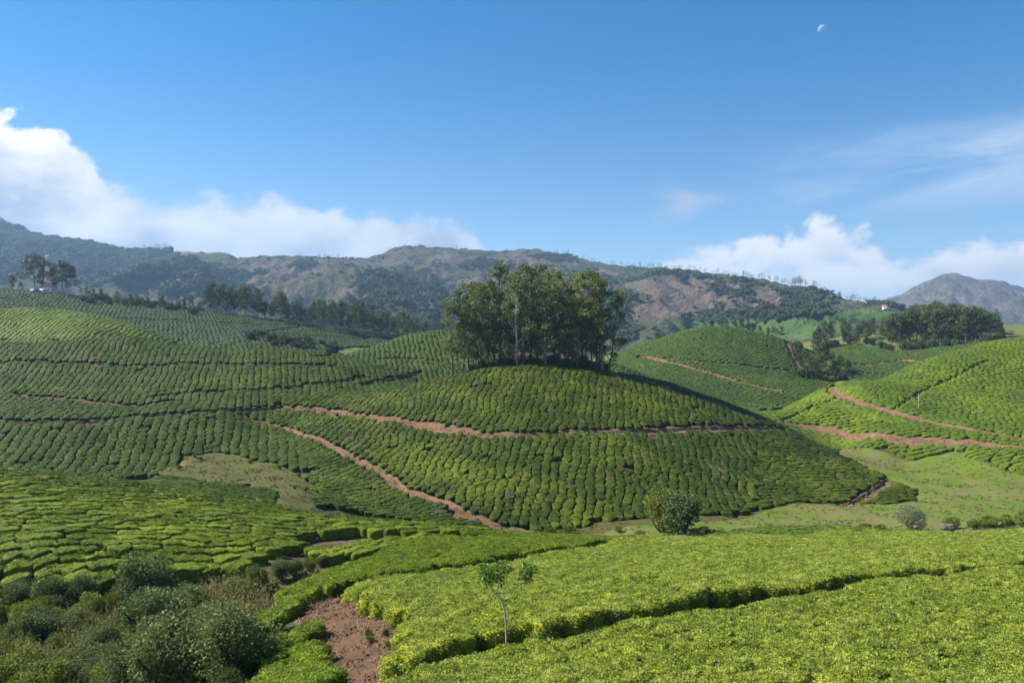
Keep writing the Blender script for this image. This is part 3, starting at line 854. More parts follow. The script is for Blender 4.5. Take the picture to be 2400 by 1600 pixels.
teaf = blobs([(1950,735,60,20),(2010,745,60,25),(1930,760,60,20),(1660,775,120,14),(1800,780,90,18),(2080,745,60,22),(1600,770,60,12),(230,665,40,10)])
wood = np.clip(wood - 0.9 * teaf, 0, 1); bare = np.clip(bare - teaf, 0, 1)
fattr(mm, 'bare', bare); fattr(mm, 'wood', wood); fattr(mm, 'tea', teaf)
ridge = link('mountain_ridge', mm, MATS['hillside'])
tag(ridge, 'long mountain ridge with bare brown slopes and woods', kind='structure')

# the lone rocky peak far to the right
PK = [(1950,760),(2040,716),(2070,703),(2110,690),(2160,662),(2200,646),(2232,638),(2262,645),(2290,654),(2330,655),(2380,668),(2420,680),(2520,700),(2700,690),(2900,720),(3100,760)]
pk = np.array(PK, float)
pu = np.linspace(1950, 3100, 260); pt_ = np.linspace(0, 1.4, 90)
PU, PT = np.meshgrid(pu, pt_)
pz = EYE + (800 - np.interp(pu, pk[:, 0], pk[:, 1])) / FPX * 4400
PD = 2600 + 1800 * PT
PX_ = (PU - 1200) / FPX * PD
PS = np.where(PT < 1, PT ** 1.15, 1 - 1.2 * (PT - 1))
PZZ = 2 + (pz[None, :] - 2) * PS
PZZ += (46 * (1 - 2 * np.abs(waves(PX_ * 1.0 + PD * 0.5, PD * 0.3, 420, 31)) / 1.6) + 20 * waves(PX_, PD, 170, 32) + 8 * waves(PX_, PD, 70, 33)) * np.clip(np.sin(np.clip(PT, 0, 1) * math.pi), 0, 1) + 4 * waves(PX_, PD, 90, 34) * np.clip(PT * 3, 0, 1)
pm = mesh_np('mountain_peak', np.stack([PX_, PD, PZZ], -1).reshape(-1, 3), [grid_faces(len(pu), len(pt_))])
fattr(pm, 'bare', np.full(PX_.size, 0.95) - 0.5 * (waves(PX_, PD, 300, 35).ravel() > 0.9)); fattr(pm, 'wood', 0.5 * (waves(PX_, PZZ * 2, 260, 36).ravel() > 1.0)); fattr(pm, 'tea', np.zeros(PX_.size))
tag(link('mountain_peak', pm, MATS['hillside']), kind='structure')
# ------------------------------------------------------------------ tea
def excluded(x, y, near_only=True):
    e = inpoly(x, y, HOLLOW) | inpoly(x, y, MEADOW) | inpoly(x, y, GULLY) | inpoly(x, y, SOIL) | inpoly(x, y, GROVE) | inpoly(x, y, SCRUB_J) | inpoly(x, y, WOOD)
    return e

def cells(poly, theta, row, plant, gap_row, gap_in, seed, K=10, bend=(0.0, 0.0), jit=0.16, wob=0.5, wobl=11.0, missing=0.012, margin=2.5, umin=-190, umax=2590, stagger=0.5, rn=0.7, tsd=0.12, merge=True, brk=0.22):
    """bush outlines: a wandering lattice of rows, each bush filling its share of the ground up to narrow gaps.
    theta is the heading of the rows, clockwise from +Y in degrees. Returns centres, radii (N,K), angles, tint"""
    rng = np.random.RandomState(seed)
    P_ = np.array(poly); c = P_.mean(0)
    th = math.radians(theta)
    e1 = np.array([math.sin(th), math.cos(th)]); e2 = np.array([math.cos(th), -math.sin(th)])
    q = P_ - c
    a = q @ e1; b = q @ e2
    ext = abs(bend[0]) * max(abs(a.min()), abs(a.max())) ** 2 * 1.2
    nj = np.arange(int(a.min() / plant) - 3, int(a.max() / plant) + 4); ni = np.arange(int((b.min() - ext) / row) - 3, int((b.max() + ext) / row) + 4)
    J, I = np.meshgrid(nj, ni)
    s = J * plant + (I % 2) * plant * stagger + rng.normal(size=J.shape) * plant * jit + rng.normal(size=(len(ni), 1)) * plant * .3
    t = I * row + rng.normal(size=J.shape) * row * jit * 0.42
    t = t + bend[0] * s ** 2 + bend[1] * s ** 3
    X = c[0] + s * e1[0] + t * e2[0]; Y = c[1] + s * e1[1] + t * e2[1]
    X = X + wob * waves(X, Y, wobl, seed + 50) * 0.7; Y = Y + wob * waves(X, Y, wobl, seed + 51) * 0.7
    miss = rng.rand(*J.shape) < missing
    if missing > 0.004:
        miss |= (waves(X, Y, 9.0, seed + 9) > 2.25)
    ang = np.arange(K) * math.tau / K + 0.13
    R = np.full(J.shape + (K,), 1.1 * max(row, plant))
    for di in (-1, 0, 1):
        for dj in (-2, -1, 0, 1, 2):
            if di == 0 and dj == 0: continue
            Xn = np.roll(X, (-di, -dj), (0, 1)); Yn = np.roll(Y, (-di, -dj), (0, 1))
            vx = Xn - X; vy = Yn - Y; d = np.hypot(vx, vy) + 1e-6
            g = (gap_in if di == 0 else gap_row) * (0.35 + 1.3 * rng.rand(*J.shape)) * 0.5
            if di == 0 and merge:      # bushes grow together along the row, with a break here and there
                br_ = rng.rand(*J.shape) < brk
                g = np.where(br_, 0.05, -0.42 * plant)
            ca = (vx / d)[..., None] * np.cos(ang) + (vy / d)[..., None] * np.sin(ang)
            lim = np.where(ca > 0.05, (d * 0.5 - g)[..., None] / np.maximum(ca, 0.05), 9.0)
            R = np.minimum(R, lim)
    f2 = rng.rand(*J.shape)[..., None] * math.tau; f3 = rng.rand(*J.shape)[..., None] * math.tau
    R = R * (1 + rn * (rng.normal(size=R.shape) * 0.03 + 0.05 * np.cos(3 * ang + f3) + 0.035 * np.cos(5 * ang + f2)))
    sl = (slice(2, -2), slice(3, -3))
    X = X[sl].ravel(); Y = Y[sl].ravel(); R = R[sl].reshape(-1, K); miss = miss[sl].ravel()
    R = np.clip(R, 0.12, None)
    keep = inpoly(X, Y, poly) & ~miss & (Y > 12)
    X, Y, R = X[keep], Y[keep], R[keep]
    keep = ~excluded(X, Y)
    for n, l, w, b_, m in TRACKS:
        if len(l) and not (l[:, 1].min() - 6 > Y.max() or l[:, 1].max() + 6 < Y.min()):
            d = polydist(X, Y, l); keep &= d > (w / 2 + b_ * 0.42 + np.minimum(R.mean(1), 0.8) * 0.62)
            # no foliage hangs over the bed
            R = np.minimum(R, np.maximum(d - w / 2 - b_ * .3, 0.25)[:, None] * 1.25)
    for l, w in GAPS:
        if not (l[:, 1].min() - 6 > Y.max() or l[:, 1].max() + 6 < Y.min()):
            d = polydist(X, Y, l); keep &= d > w / 2 + 0.22
            R = np.minimum(R, np.maximum(d - w / 2, 0.22)[:, None] * 1.2 + 0.05)
    u = 1200 + X / np.maximum(Y, 1) * FPX
    keep &= (u > umin) & (u < umax)
    X, Y, R = X[keep], Y[keep], R[keep]
    keep = ~hidden(X, Y, H(X, Y) + 0.4, margin)
    X, Y, R = X[keep], Y[keep], R[keep]
    tint = np.clip(0.5 + tsd * rng.normal(size=len(X)) + 0.16 * waves(X, Y, 14, seed + 70) + 0.10 * waves(X, Y, 5, seed + 71), 0, 1)
    tint = np.where(rng.rand(len(X)) < 0.016, 1.6, tint)
    return X, Y, R, ang, tint

RINGS = {  # (radius share, height share)
    'far': [(0.96, 0.0), (1.0, 0.88), (0.90, 1.0)],
    'mid': [(0.96, 0.0), (1.0, 0.85), (0.965, 0.965), (0.86, 1.0)],
    'near': [(0.90, 0.0), (0.97, 0.40), (1.0, 0.80), (0.96, 0.95), (0.84, 0.995), (0.45, 1.0)],
}
def bush_arrays(X, Y, R, ang, tint, h, rings, seed, rough=0.05, hvar=0.09):
    rng = np.random.RandomState(seed)
    N_, K = R.shape
    hh = h * (1 + rng.normal(size=N_) * hvar)
    rr = RINGS[rings]; M = len(rr)
    V = np.empty((N_, M * K + 1, 3))
    for k, (rs, hs) in enumerate(rr):
        rad = R * rs * (1 + rng.normal(size=R.shape) * rough * (0.4 if k == 0 else 1))
        vx = X[:, None] + rad * np.cos(ang); vy = Y[:, None] + rad * np.sin(ang)
        g = H(vx, vy) - DROP
        V[:, k * K:(k + 1) * K, 0] = vx; V[:, k * K:(k + 1) * K, 1] = vy
        V[:, k * K:(k + 1) * K, 2] = g - (0.12 if k == 0 else 0) + hs * hh[:, None] + (rng.normal(size=R.shape) * rough * 0.9 if k else 0)
    V[:, -1, 0] = X; V[:, -1, 1] = Y; V[:, -1, 2] = H(X, Y) - DROP + hh * 1.005
    i = np.arange(K); j = (i + 1) % K
    q = np.concatenate([np.stack([k * K + i, k * K + j, (k + 1) * K + j, (k + 1) * K + i], 1) for k in range(M - 1)])
    tri = np.stack([(M - 1) * K + i, (M - 1) * K + j, np.full(K, M * K)], 1)
    return V, q, tri

def tea_field(name, label, X, Y, R, ang, tint, h, rings, seed, mat, rough=0.05, hvar=0.08):
    V, q, tri = bush_arrays(X, Y, R, ang, tint, h, rings, seed, rough, hvar)
    N_, nv = V.shape[:2]
    off = (np.arange(N_) * nv)[:, None, None]
    me = mesh_np(name, V.reshape(-1, 3), [(q[None] + off).reshape(-1, 4), (tri[None] + off).reshape(-1, 3)])
    fattr(me, 'tint', np.repeat(tint, nv))
    o = link(name, me, MATS[mat])
    tag(o, label, 'tea field', 'tea fields', 'stuff')
    print(name, N_, 'bushes', N_ * (len(q) * 2 + len(tri)), 'tris')
    return o

def sprig_nodes(name, leaf_mat, density, size, seed, nleaf=20, spread=.17, tops=False):
    g = bpy.data.node_groups.new(name, 'GeometryNodeTree')
    g.interface.new_socket('Geometry', in_out='INPUT', socket_type='NodeSocketGeometry')
    g.interface.new_socket('Geometry', in_out='OUTPUT', socket_type='NodeSocketGeometry')
    n = g.nodes; L = g.links.new
    gi = n.new('NodeGroupInput'); go = n.new('NodeGroupOutput')
    dp = n.new('GeometryNodeDistributePointsOnFaces'); dp.inputs['Density'].default_value = density; dp.inputs['Seed'].default_value = seed
    L(gi.outputs[0], dp.inputs['Mesh'])
    if tops:      # only on the plucked tops, leaving the gaps between bushes open
        nn = n.new('GeometryNodeInputNormal'); sx3 = n.new('ShaderNodeSeparateXYZ'); L(nn.outputs[0], sx3.inputs[0])
        cm = n.new('FunctionNodeCompare'); cm.data_type = 'FLOAT'; cm.operation = 'GREATER_THAN'; L(sx3.outputs[2], cm.inputs[0]); cm.inputs[1].default_value = 0.86
        L(cm.outputs[0], dp.inputs['Selection'])
    jl = n.new('GeometryNodeJoinGeometry')
    rs = np.random.RandomState(seed)
    for i in range(nleaf):
        c = n.new('GeometryNodeMeshCircle'); c.fill_type = 'NGON'; c.inputs['Vertices'].default_value = 5; c.inputs['Radius'].default_value = 1.0
        t1 = n.new('GeometryNodeTransform'); t1.inputs['Translation'].default_value = (1.0, 0, 0); L(c.outputs[0], t1.inputs[0])
        t2 = n.new('GeometryNodeTransform')
        ln = size * (0.38 + 0.22 * rs.rand())
        t2.inputs['Scale'].default_value = (ln, ln * 0.32, ln)
        tilt = math.radians(-(4 + 40 * rs.rand()))
        t2.inputs['Rotation'].default_value = (rs.normal() * 0.5, tilt, i * 2.4 + rs.normal() * .4)
        t2.inputs['Translation'].default_value = (rs.uniform(-1, 1) * spread, rs.uniform(-1, 1) * spread, rs.rand() * size * .6 - size * 0.15)
        L(t1.outputs[0], t2.inputs[0]); L(t2.outputs[0], jl.inputs[0])
    sm = n.new('GeometryNodeSetMaterial'); sm.inputs['Material'].default_value = leaf_mat
    L(jl.outputs[0], sm.inputs[0])
    ip = n.new('GeometryNodeInstanceOnPoints'); L(dp.outputs['Points'], ip.inputs['Points']); L(sm.outputs[0], ip.inputs['Instance'])
    rv = n.new('FunctionNodeRandomValue'); rv.data_type = 'FLOAT_VECTOR'
    rv.inputs[0].default_value = (-0.3, -0.3, 0); rv.inputs[1].default_value = (0.3, 0.3, math.tau)
    al = n.new('FunctionNodeAlignRotationToVector'); al.axis = 'Z'
    vm = n.new('ShaderNodeVectorMath'); vm.operation = 'ADD'; vm.inputs[1].default_value = (0, 0, 0.8)
    L(dp.outputs['Normal'], vm.inputs[0]); L(vm.outputs[0], al.inputs['Vector'])
    rr = n.new('FunctionNodeRotateRotation'); rr.rotation_space = 'LOCAL'
    L(al.outputs[0], rr.inputs[0]); L(rv.outputs[0], rr.inputs[1])
    L(rr.outputs[0], ip.inputs['Rotation'])
    rsz = n.new('FunctionNodeRandomValue'); rsz.data_type = 'FLOAT'
    for s in rsz.inputs:
        if s.name == 'Min' and s.type == 'VALUE': s.default_value = 0.75
        if s.name == 'Max' and s.type == 'VALUE': s.default_value = 1.25
    o_ = [s for s in rsz.outputs if s.type == 'VALUE'][0]
    L(o_, ip.inputs['Scale'])
    j = n.new('GeometryNodeJoinGeometry')
    L(gi.outputs[0], j.inputs[0]); L(ip.outputs[0], j.inputs[0]); L(j.outputs[0], go.inputs[0])
    return g

# --- fields on the middle and far hills (the bushes beyond the nearest hill are past counting)
F_ = lambda *a: [ud(u, D) for u, D in a]
def field(label, poly, theta, row, plant, gr, gi, seed, K, rings, mat, h=0.88, **kw):
    rough = kw.pop('rough', 0.05); hvar = kw.pop('hvar', 0.028); leafy = kw.pop('leafy', 1.3 if rings == 'mid' else 0)
    c = cells(poly, theta, row, plant, gr, gi, seed, K, **kw)
    o = tea_field('tea_field', label, *c, h, rings, seed, MATN[mat], rough, hvar)
    if leafy:
        md = o.modifiers.new('leaves', 'NODES'); md.node_group = sprig_nodes('leaves_%d' % seed, MATS[LEAFN[mat]], leafy, 0.17, seed, 14, 0.26, True)
    return o
LEAFN = dict(t='leaf_hill', m='leaf_hill', c='leaf_hill', l='leaf_hill', r='leaf_hill_right', b='leaf_hill_right', f='leaf_hill')
MATN = dict(t='tea_terrace', m='tea_mound_sunlit', c='tea_central', l='tea_left', r='tea_right', b='tea_bright', f='tea_far')

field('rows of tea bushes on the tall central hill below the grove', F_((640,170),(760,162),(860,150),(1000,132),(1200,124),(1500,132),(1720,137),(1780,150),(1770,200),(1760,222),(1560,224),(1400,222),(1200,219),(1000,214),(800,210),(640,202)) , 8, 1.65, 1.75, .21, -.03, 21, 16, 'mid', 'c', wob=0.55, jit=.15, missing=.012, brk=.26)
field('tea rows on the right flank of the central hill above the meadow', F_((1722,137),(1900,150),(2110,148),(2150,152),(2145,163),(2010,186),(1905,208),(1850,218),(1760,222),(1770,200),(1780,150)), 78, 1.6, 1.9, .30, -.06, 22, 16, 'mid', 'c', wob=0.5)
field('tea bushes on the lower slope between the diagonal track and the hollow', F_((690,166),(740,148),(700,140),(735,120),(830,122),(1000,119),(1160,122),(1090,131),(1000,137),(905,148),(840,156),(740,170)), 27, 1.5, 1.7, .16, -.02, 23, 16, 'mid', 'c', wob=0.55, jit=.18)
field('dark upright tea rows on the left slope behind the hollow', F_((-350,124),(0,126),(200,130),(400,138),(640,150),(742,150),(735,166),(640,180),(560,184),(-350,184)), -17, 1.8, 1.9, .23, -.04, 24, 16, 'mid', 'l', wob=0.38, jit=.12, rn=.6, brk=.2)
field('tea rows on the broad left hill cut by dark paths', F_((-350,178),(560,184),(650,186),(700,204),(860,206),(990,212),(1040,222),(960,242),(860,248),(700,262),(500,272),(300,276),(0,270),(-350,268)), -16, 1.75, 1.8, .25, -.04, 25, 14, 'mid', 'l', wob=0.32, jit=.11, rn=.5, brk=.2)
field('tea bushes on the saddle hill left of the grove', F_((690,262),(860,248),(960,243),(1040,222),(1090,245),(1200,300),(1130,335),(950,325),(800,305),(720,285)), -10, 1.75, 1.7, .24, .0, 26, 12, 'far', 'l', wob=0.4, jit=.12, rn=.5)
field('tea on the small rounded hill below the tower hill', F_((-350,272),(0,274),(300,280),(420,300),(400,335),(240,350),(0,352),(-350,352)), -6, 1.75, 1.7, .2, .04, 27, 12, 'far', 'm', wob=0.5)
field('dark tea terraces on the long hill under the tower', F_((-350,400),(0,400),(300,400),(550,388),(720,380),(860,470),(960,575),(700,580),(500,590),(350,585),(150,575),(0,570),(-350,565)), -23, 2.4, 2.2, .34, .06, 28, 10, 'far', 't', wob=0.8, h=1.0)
field('close tea rows on the big right hill above the winding track', F_((1930,236),(1985,222),(2050,218),(2200,206),(2400,186),(2650,170),(2650,322),(2400,322),(2270,316),(2150,297),(1960,268),(1930,262)), 98, 1.7, 1.7, .52, -.35, 29, 14, 'far', 'r', bend=(-0.0016, 0), wob=0.22, missing=0.001, jit=.05, rn=.2, tsd=.10, hvar=.03, rough=.02, brk=.03)
field('close tea rows on the right hill between the two tracks', F_((1730,236),(1850,212),(2050,202),(2200,193),(2650,168),(2650,190),(2400,190),(2200,215),(2050,232),(1950,268),(1930,268),(1800,262)), 98, 1.7, 1.7, .52, -.35, 30, 14, 'far', 'r', bend=(-0.0016, 0), wob=0.22, missing=0.001, jit=.05, rn=.2, tsd=.10, hvar=.03, rough=.02, brk=.03)
field('strip of tea rows between the valley track and the right meadow', F_((1850,218),(1905,204),(2050,190),(2250,180),(2400,160),(2650,155),(2650,180),(2400,185),(2200,199),(2050,207),(1850,226)), 99, 1.65, 1.9, .45, -.2, 31, 14, 'mid', 'r', wob=0.4)
field('bright yellow-green tea patch on top of the right hill', F_((2140,290),(2270,310),(2345,312),(2300,328),(2240,332),(2150,318)), 98, 1.55, 1.5, .16, .03, 32, 8, 'far', 'b', wob=0.3)
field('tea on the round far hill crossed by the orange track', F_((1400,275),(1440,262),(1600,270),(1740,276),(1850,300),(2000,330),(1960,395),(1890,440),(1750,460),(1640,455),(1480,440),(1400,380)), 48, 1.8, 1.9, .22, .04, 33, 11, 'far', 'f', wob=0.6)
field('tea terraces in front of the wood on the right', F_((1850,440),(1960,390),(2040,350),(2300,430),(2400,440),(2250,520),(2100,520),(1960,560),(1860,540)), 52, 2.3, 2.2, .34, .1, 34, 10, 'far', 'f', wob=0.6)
field('tongue of tea reaching into the hollow', F_((320,114),(500,112),(640,109),(640,124),(560,132),(430,137),(330,134)), 72, 1.8, 1.6, .16, .04, 35, 11, 'mid', 'l', wob=0.4)

field('low bright tea hummock behind the crest of the near plot', F_((1640,106),(1700,113),(1850,119.5),(1990,119),(2090,114),(2120,107),(1900,103)), 55, 1.3, 1.5, .12, .02, 36, 11, 'mid', 'r', wob=0.4)

# --- the nearest left hill: bushes one can pick apart
cB = cells(F_((-350,66.5),(0,67.5),(300,69.5),(480,72.5),(640,75.5),(700,80),(740,85),(1060,88),(1130,93),(1000,103),(700,112),(500,118),(300,122),(0,124),(-350,126)), 74, 1.82, 2.2, .52, -.25, 41, 24, bend=(0.0030, 0), jit=.10, wob=.45, rn=.6, tsd=.16, brk=.16, umin=-160)
cB2 = cells(F_((690,78.5),(760,76),(900,80),(1120,87),(1160,92),(1200,103),(1080,93),(1040,86.0),(900,83.5),(760,82.5)), 40, 1.8, 2.3, .22, .0, 42, 24, jit=.13, wob=.3)
XB = np.r_[cB[0], cB2[0]]; YB = np.r_[cB[1], cB2[1]]; RB = np.vstack([cB[2], cB2[2]]); tB = np.r_[cB[4], cB2[4]]; tB = np.where(tB > 1.2, 0.6, tB); angB = cB[3]
uB = 1200 + XB / YB * FPX; vB = 800 - (H(XB, YB) - EYE) / YB * FPX
inview = (uB > -8) & (uB < 2400) & ~hidden(XB, YB, H(XB, YB) + 0.25, 0.15)
order = np.argsort(np.where(inview, YB, 1e6))
single = order[:300]
rest = order[300:]
print('front hill bushes', len(XB), 'in view', inview.sum())
tea_field('tea_field', 'rows of tea bushes on the upper part of the nearest left hill', XB[rest], YB[rest], RB[rest], angB, tB[rest], 0.95, 'near', 43, 'tea_front_hill', 0.06).modifiers.new('leaves', 'NODES').node_group = sprig_nodes('leaves_43', MATS['leaf_tea_bush'], 7, 0.16, 43, 18, 0.22, True)
V, q, tri = bush_arrays(XB[single], YB[single], RB[single], angB, tB[single], 0.98, 'near', 44, 0.06, 0.05)
BM = MATS['tea_front_hill']; BL = MATS['leaf_tea_bush']
for n in range(len(single)):
    b = single[n]
    base = np.array([XB[b], YB[b], float(H(XB[b], YB[b])) - DROP])
    me = mesh_np('tea_bush', V[n] - base, [q, tri])
    fattr(me, 'tint', np.full(V.shape[1], tB[b]))
    rngb = np.random.RandomState(1000 + n)
    o = link('tea_bush', me, BM, loc=base)
    # loose leaf tips over the plucked top
    nl = 300
    th = rngb.rand(nl) * math.tau; rf = np.sqrt(rngb.rand(nl)) * 1.0
    rr_ = np.interp(th, np.r_[angB, angB[0] + math.tau], np.r_[RB[b], RB[b, 0]], period=math.tau) * rf
    lx, ly = rr_ * np.cos(th), rr_ * np.sin(th)
    lz = H(base[0] + lx, base[1] + ly) - DROP - base[2] + 0.98 * np.interp(rf, [0, .45, .84, .96, 1.0], [1.0, 1.0, .99, .94, .78]) - 0.02
    lv, lf = leaves(np.stack([lx, ly, lz], 1), 0.13, 0.065, rngb, axis=np.stack([np.cos(th) * rf, np.sin(th) * rf, np.full(nl, 0.9)], 1), spread=0.7)
    lm = mesh_np('leaf_tips', lv, [lf], smooth=False)
    fattr(lm, 'tint', np.repeat(np.clip(tB[b] + 0.25 * rngb.normal(size=nl), 0, 1), 4))
    tag(link('leaf_tips', lm, BL, parent=o), kind='stuff')
    tone = 'dark green' if tB[b] < 0.42 else ('yellowish green' if tB[b] > 0.62 else 'mid green')
    size = 'small' if RB[b].mean() < np.quantile(RB[single].mean(1), .3) else ('large' if RB[b].mean() > np.quantile(RB[single].mean(1), .7) else 'medium')
    zone = ['at the left edge', 'above the left shrubs', 'above the tall blue-grey shrub', 'above the pale weeds', 'beside the dark cut', 'beyond the dark cut'][int(np.searchsorted([60, 220, 380, 520, 700], uB[b]))]
    if b >= len(cB[0]):
        tag(o, '%s %s tea bush in the strip below the brown bank, %s' % (size, tone, 'left' if uB[b] < 900 else 'right'), 'tea bush', 'tea bushes below the bank')
    else:
        dist = YB[b] - np.interp(uB[b], [0, 300, 480, 640, 700, 740, 1060], [67.5, 69.5, 72.5, 75.5, 80, 85, 88])
        band = ['lowest', 'second lowest', 'lower', 'middle', 'upper'][int(np.searchsorted([1.9, 3.9, 8, 14], dist))]
        tag(o, '%s %s tea bush, %s rows, %s' % (size, tone, band, zone), 'tea bush', 'tea bushes on the front left hill')

# --- the near plot: a closed plucking table with leaves that can be seen singly
def near_plot(label, poly, seed, mat, leaf, density, size, row, K=14, theta=64, hgt=0.95):
    c = cells(poly, theta, row, row * 0.95, .20, .02, seed, K, jit=.2, wob=.35, missing=0.003, brk=.35, umin=-60, umax=2480)
    X, Y, R, ang, tint = c
    # hollows between rows: some bushes grow lower
    o = tea_field('tea_field', label, X, Y, R, ang, tint, hgt, 'near', seed, mat, 0.04, 0.04)
    md = o.modifiers.new('leaves', 'NODES'); md.node_group = sprig_nodes('leaves_%d' % seed, MATS[leaf], density, size, seed)
    return o
GL1 = [tuple(p) for p in GAPS[0][0]]; GL2 = [tuple(p) for p in GAPS[1][0]]
front = GL1 + [ud(2800,38), ud(2800,15), ud(900,15)]
near_plot('near yellow-green plucking table in the bottom corner', front, 61, 'tea_near_mass', 'leaf_tea_near', 42, 0.105, 1.35)
mid_poly = [GL1[0]] + [at(935,1490)] + [at(850,1420)] + [tuple(p) for p in GL2] + [ud(1480,101), ud(1800,105), ud(2100,108), ud(2700,108), ud(2800,45)] + GL1[::-1][:-1]
near_plot('yellow-green tea table between the two dark furrows', mid_poly, 62, 'tea_near_mass', 'leaf_tea_near', 22, 0.125, 1.3)
left_poly = [at(560,1625), at(590,1560), at(585,1470), at(640,1420), at(700,1366), at(800,1330), ud(930,81), ud(1100,88), ud(1290,97), ud(1490,101)] + GL2[::-1]
near_plot('green band of tea beyond the upper dark furrow', left_poly + [at(735,1412)], 63, 'tea_near_green', 'leaf_tea_green', 22, 0.125, 1.3)
isl = px([(600,1625),(612,1540),(640,1495),(700,1455),(735,1425),(745,1470),(758,1500),(790,1525),(775,1560),(765,1625)])
near_plot('lone clump of tea between the bare soil and the scrub', isl, 64, 'tea_near_green', 'leaf_tea_green', 30, 0.125, 1.5)
# ------------------------------------------------------------------ trees and shrubs
def limb(rng, p0, d, length, r0, n=6, curve=0.25, up=0.15):
    pts = [np.array(p0, float)]; d = np.array(d, float); d /= np.linalg.norm(d)
    for i in range(n):
        d = d + rng.normal(size=3) * curve / n * 2 + np.array([0, 0, up / n])
        d /= np.linalg.norm(d)
        pts.append(pts[-1] + d * length / n)
    pts = np.array(pts)
    return pts, r0 * np.linspace(1, 0.28, n + 1), d

def clump(rng, c, r, n, ll, lw, acc, droop=0.25, flat=0.75, tint=None):
    """a spray of leaves: hollow-ish ball, denser towards its upper skin"""
    d = rng.normal(size=(n, 3)); d /= np.linalg.norm(d, axis=1)[:, None]
    rad = r * (0.35 + 0.65 * rng.rand(n) ** 0.5)
    p = np.array(c) + d * rad[:, None] * np.array([1, 1, flat])
    v, f = leaves(p, ll, lw, rng, axis=d * 0.8, spread=0.6, droop=droop)
    t = (0.5 if tint is None else tint) + rng.normal(size=n) * 0.18
    acc.add(v, f, np.repeat(np.clip(t, 0, 1), 4))

def gum_tree(seed, h=27.0, crown0=0.36, spread=0.16, nl=11, lpc=60, ll=0.62, lw=0.34, lean=(0, 0), trunk_r=0.32, cr=1.55):
    rng = np.random.RandomState(seed)
    wood = Acc(); fol = Acc()
    n = 11
    tz = np.linspace(0, 1, n)
    wx = np.cumsum(rng.normal(size=n) * 0.16) ; wy = np.cumsum(rng.normal(size=n) * 0.16)
    tp = np.stack([wx + lean[0] * tz ** 1.6 * h, wy + lean[1] * tz ** 1.6 * h, tz * h * 0.93], 1); tp[:, :2] -= tp[0, :2]
    tr = trunk_r * (1 - 0.86 * tz) ; tr[0] *= 1.35
    wood.add(*tube(np.vstack([tp[:1] - [0, 0, 0.5], tp]), np.r_[tr[0], tr], 8))
    tips = [tp[-1], tp[-2]]
    for i in range(nl):
        f = crown0 + (0.96 - crown0) * (i + 0.5 * rng.rand()) / nl
        k = f * (n - 1); a = int(k); p0 = tp[a] + (tp[min(a + 1, n - 1)] - tp[a]) * (k - a)
        az_ = i * 2.4 + rng.rand() * 1.2
        L = h * spread * (1.25 - 0.75 * (f - crown0) / (1 - crown0)) * (0.6 + 0.75 * rng.rand())
        d = np.array([math.cos(az_), math.sin(az_), 0.55 + 0.8 * rng.rand()])
        pts, rad, d2 = limb(rng, p0, d, L, trunk_r * (1 - 0.75 * f) * 0.62, 6, 0.35, 0.3)
        wood.add(*tube(pts, rad, 5))
        tips.append(pts[-1])
        for s in range(2):
            q0 = pts[2 + 2 * s]
            dd = d2 + rng.normal(size=3) * 0.8; dd[2] = abs(dd[2]) * 0.8 + 0.15
            p2, r2, _ = limb(rng, q0, dd, L * (0.35 + 0.3 * rng.rand()), rad[3] * 0.6, 4, 0.4, 0.3)
            wood.add(*tube(p2, r2, 4))
            tips.append(p2[-1])
    for t in tips:
        s = cr * (0.6 + 0.7 * rng.rand()) * h / 27
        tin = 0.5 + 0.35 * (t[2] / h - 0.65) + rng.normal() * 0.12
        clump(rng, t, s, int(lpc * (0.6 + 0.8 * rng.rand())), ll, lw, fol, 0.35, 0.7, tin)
        if rng.rand() < 0.35:
            clump(rng, t + rng.normal(size=3) * s * np.array([.9, .9, .5]), s * 0.6, int(lpc * 0.4), ll, lw, fol, 0.35, 0.7, tin)
    return wood.mesh('trunk'), fol.mesh('crown', False)

def bushy_tree(seed, h=6.0, w=5.0, lpc=90, ll=0.3, lw=0.18, ncl=26, stems=4, low=0.08):
    """round crowned small tree or shrub, foliage nearly to the ground"""
    rng = np.random.RandomState(seed)
    wood = Acc(); fol = Acc()
    for s in range(stems):
        a = s * math.tau / stems + rng.rand()
        d = np.array([math.cos(a) * 0.5, math.sin(a) * 0.5, 1.0])
        pts, rad, d2 = limb(rng, (0.1 * math.cos(a), 0.1 * math.sin(a), -0.2), d, h * 0.8, 0.02 * h + 0.02, 6, 0.3, 0.2)
        wood.add(*tube(pts, rad, 5))
        for b_ in range(3):
            p2, r2, _ = limb(rng, pts[2 + b_], d2 + rng.normal(size=3), h * 0.35, rad[3] * .6, 3, .4, .2)
            wood.add(*tube(p2, r2, 4))
    for i in range(ncl):
        d = rng.normal(size=3); d /= np.linalg.norm(d); d[2] = abs(d[2]) * 1.0 if rng.rand() < 0.6 else -abs(d[2]) * 1.0
        c = np.array([0, 0, h * 0.50]) + d * np.array([w * 0.36, w * 0.36, h * 0.36]) * (0.55 + 0.5 * rng.rand())
        c[2] = max(c[2], h * low + 0.15)
        s = 0.17 * (h + w) / 2 * (0.75 + 0.6 * rng.rand())
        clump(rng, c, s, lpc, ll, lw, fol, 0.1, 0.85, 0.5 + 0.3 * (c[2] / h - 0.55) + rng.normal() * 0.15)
    return wood.mesh('stem'), fol.mesh('foliage', False)

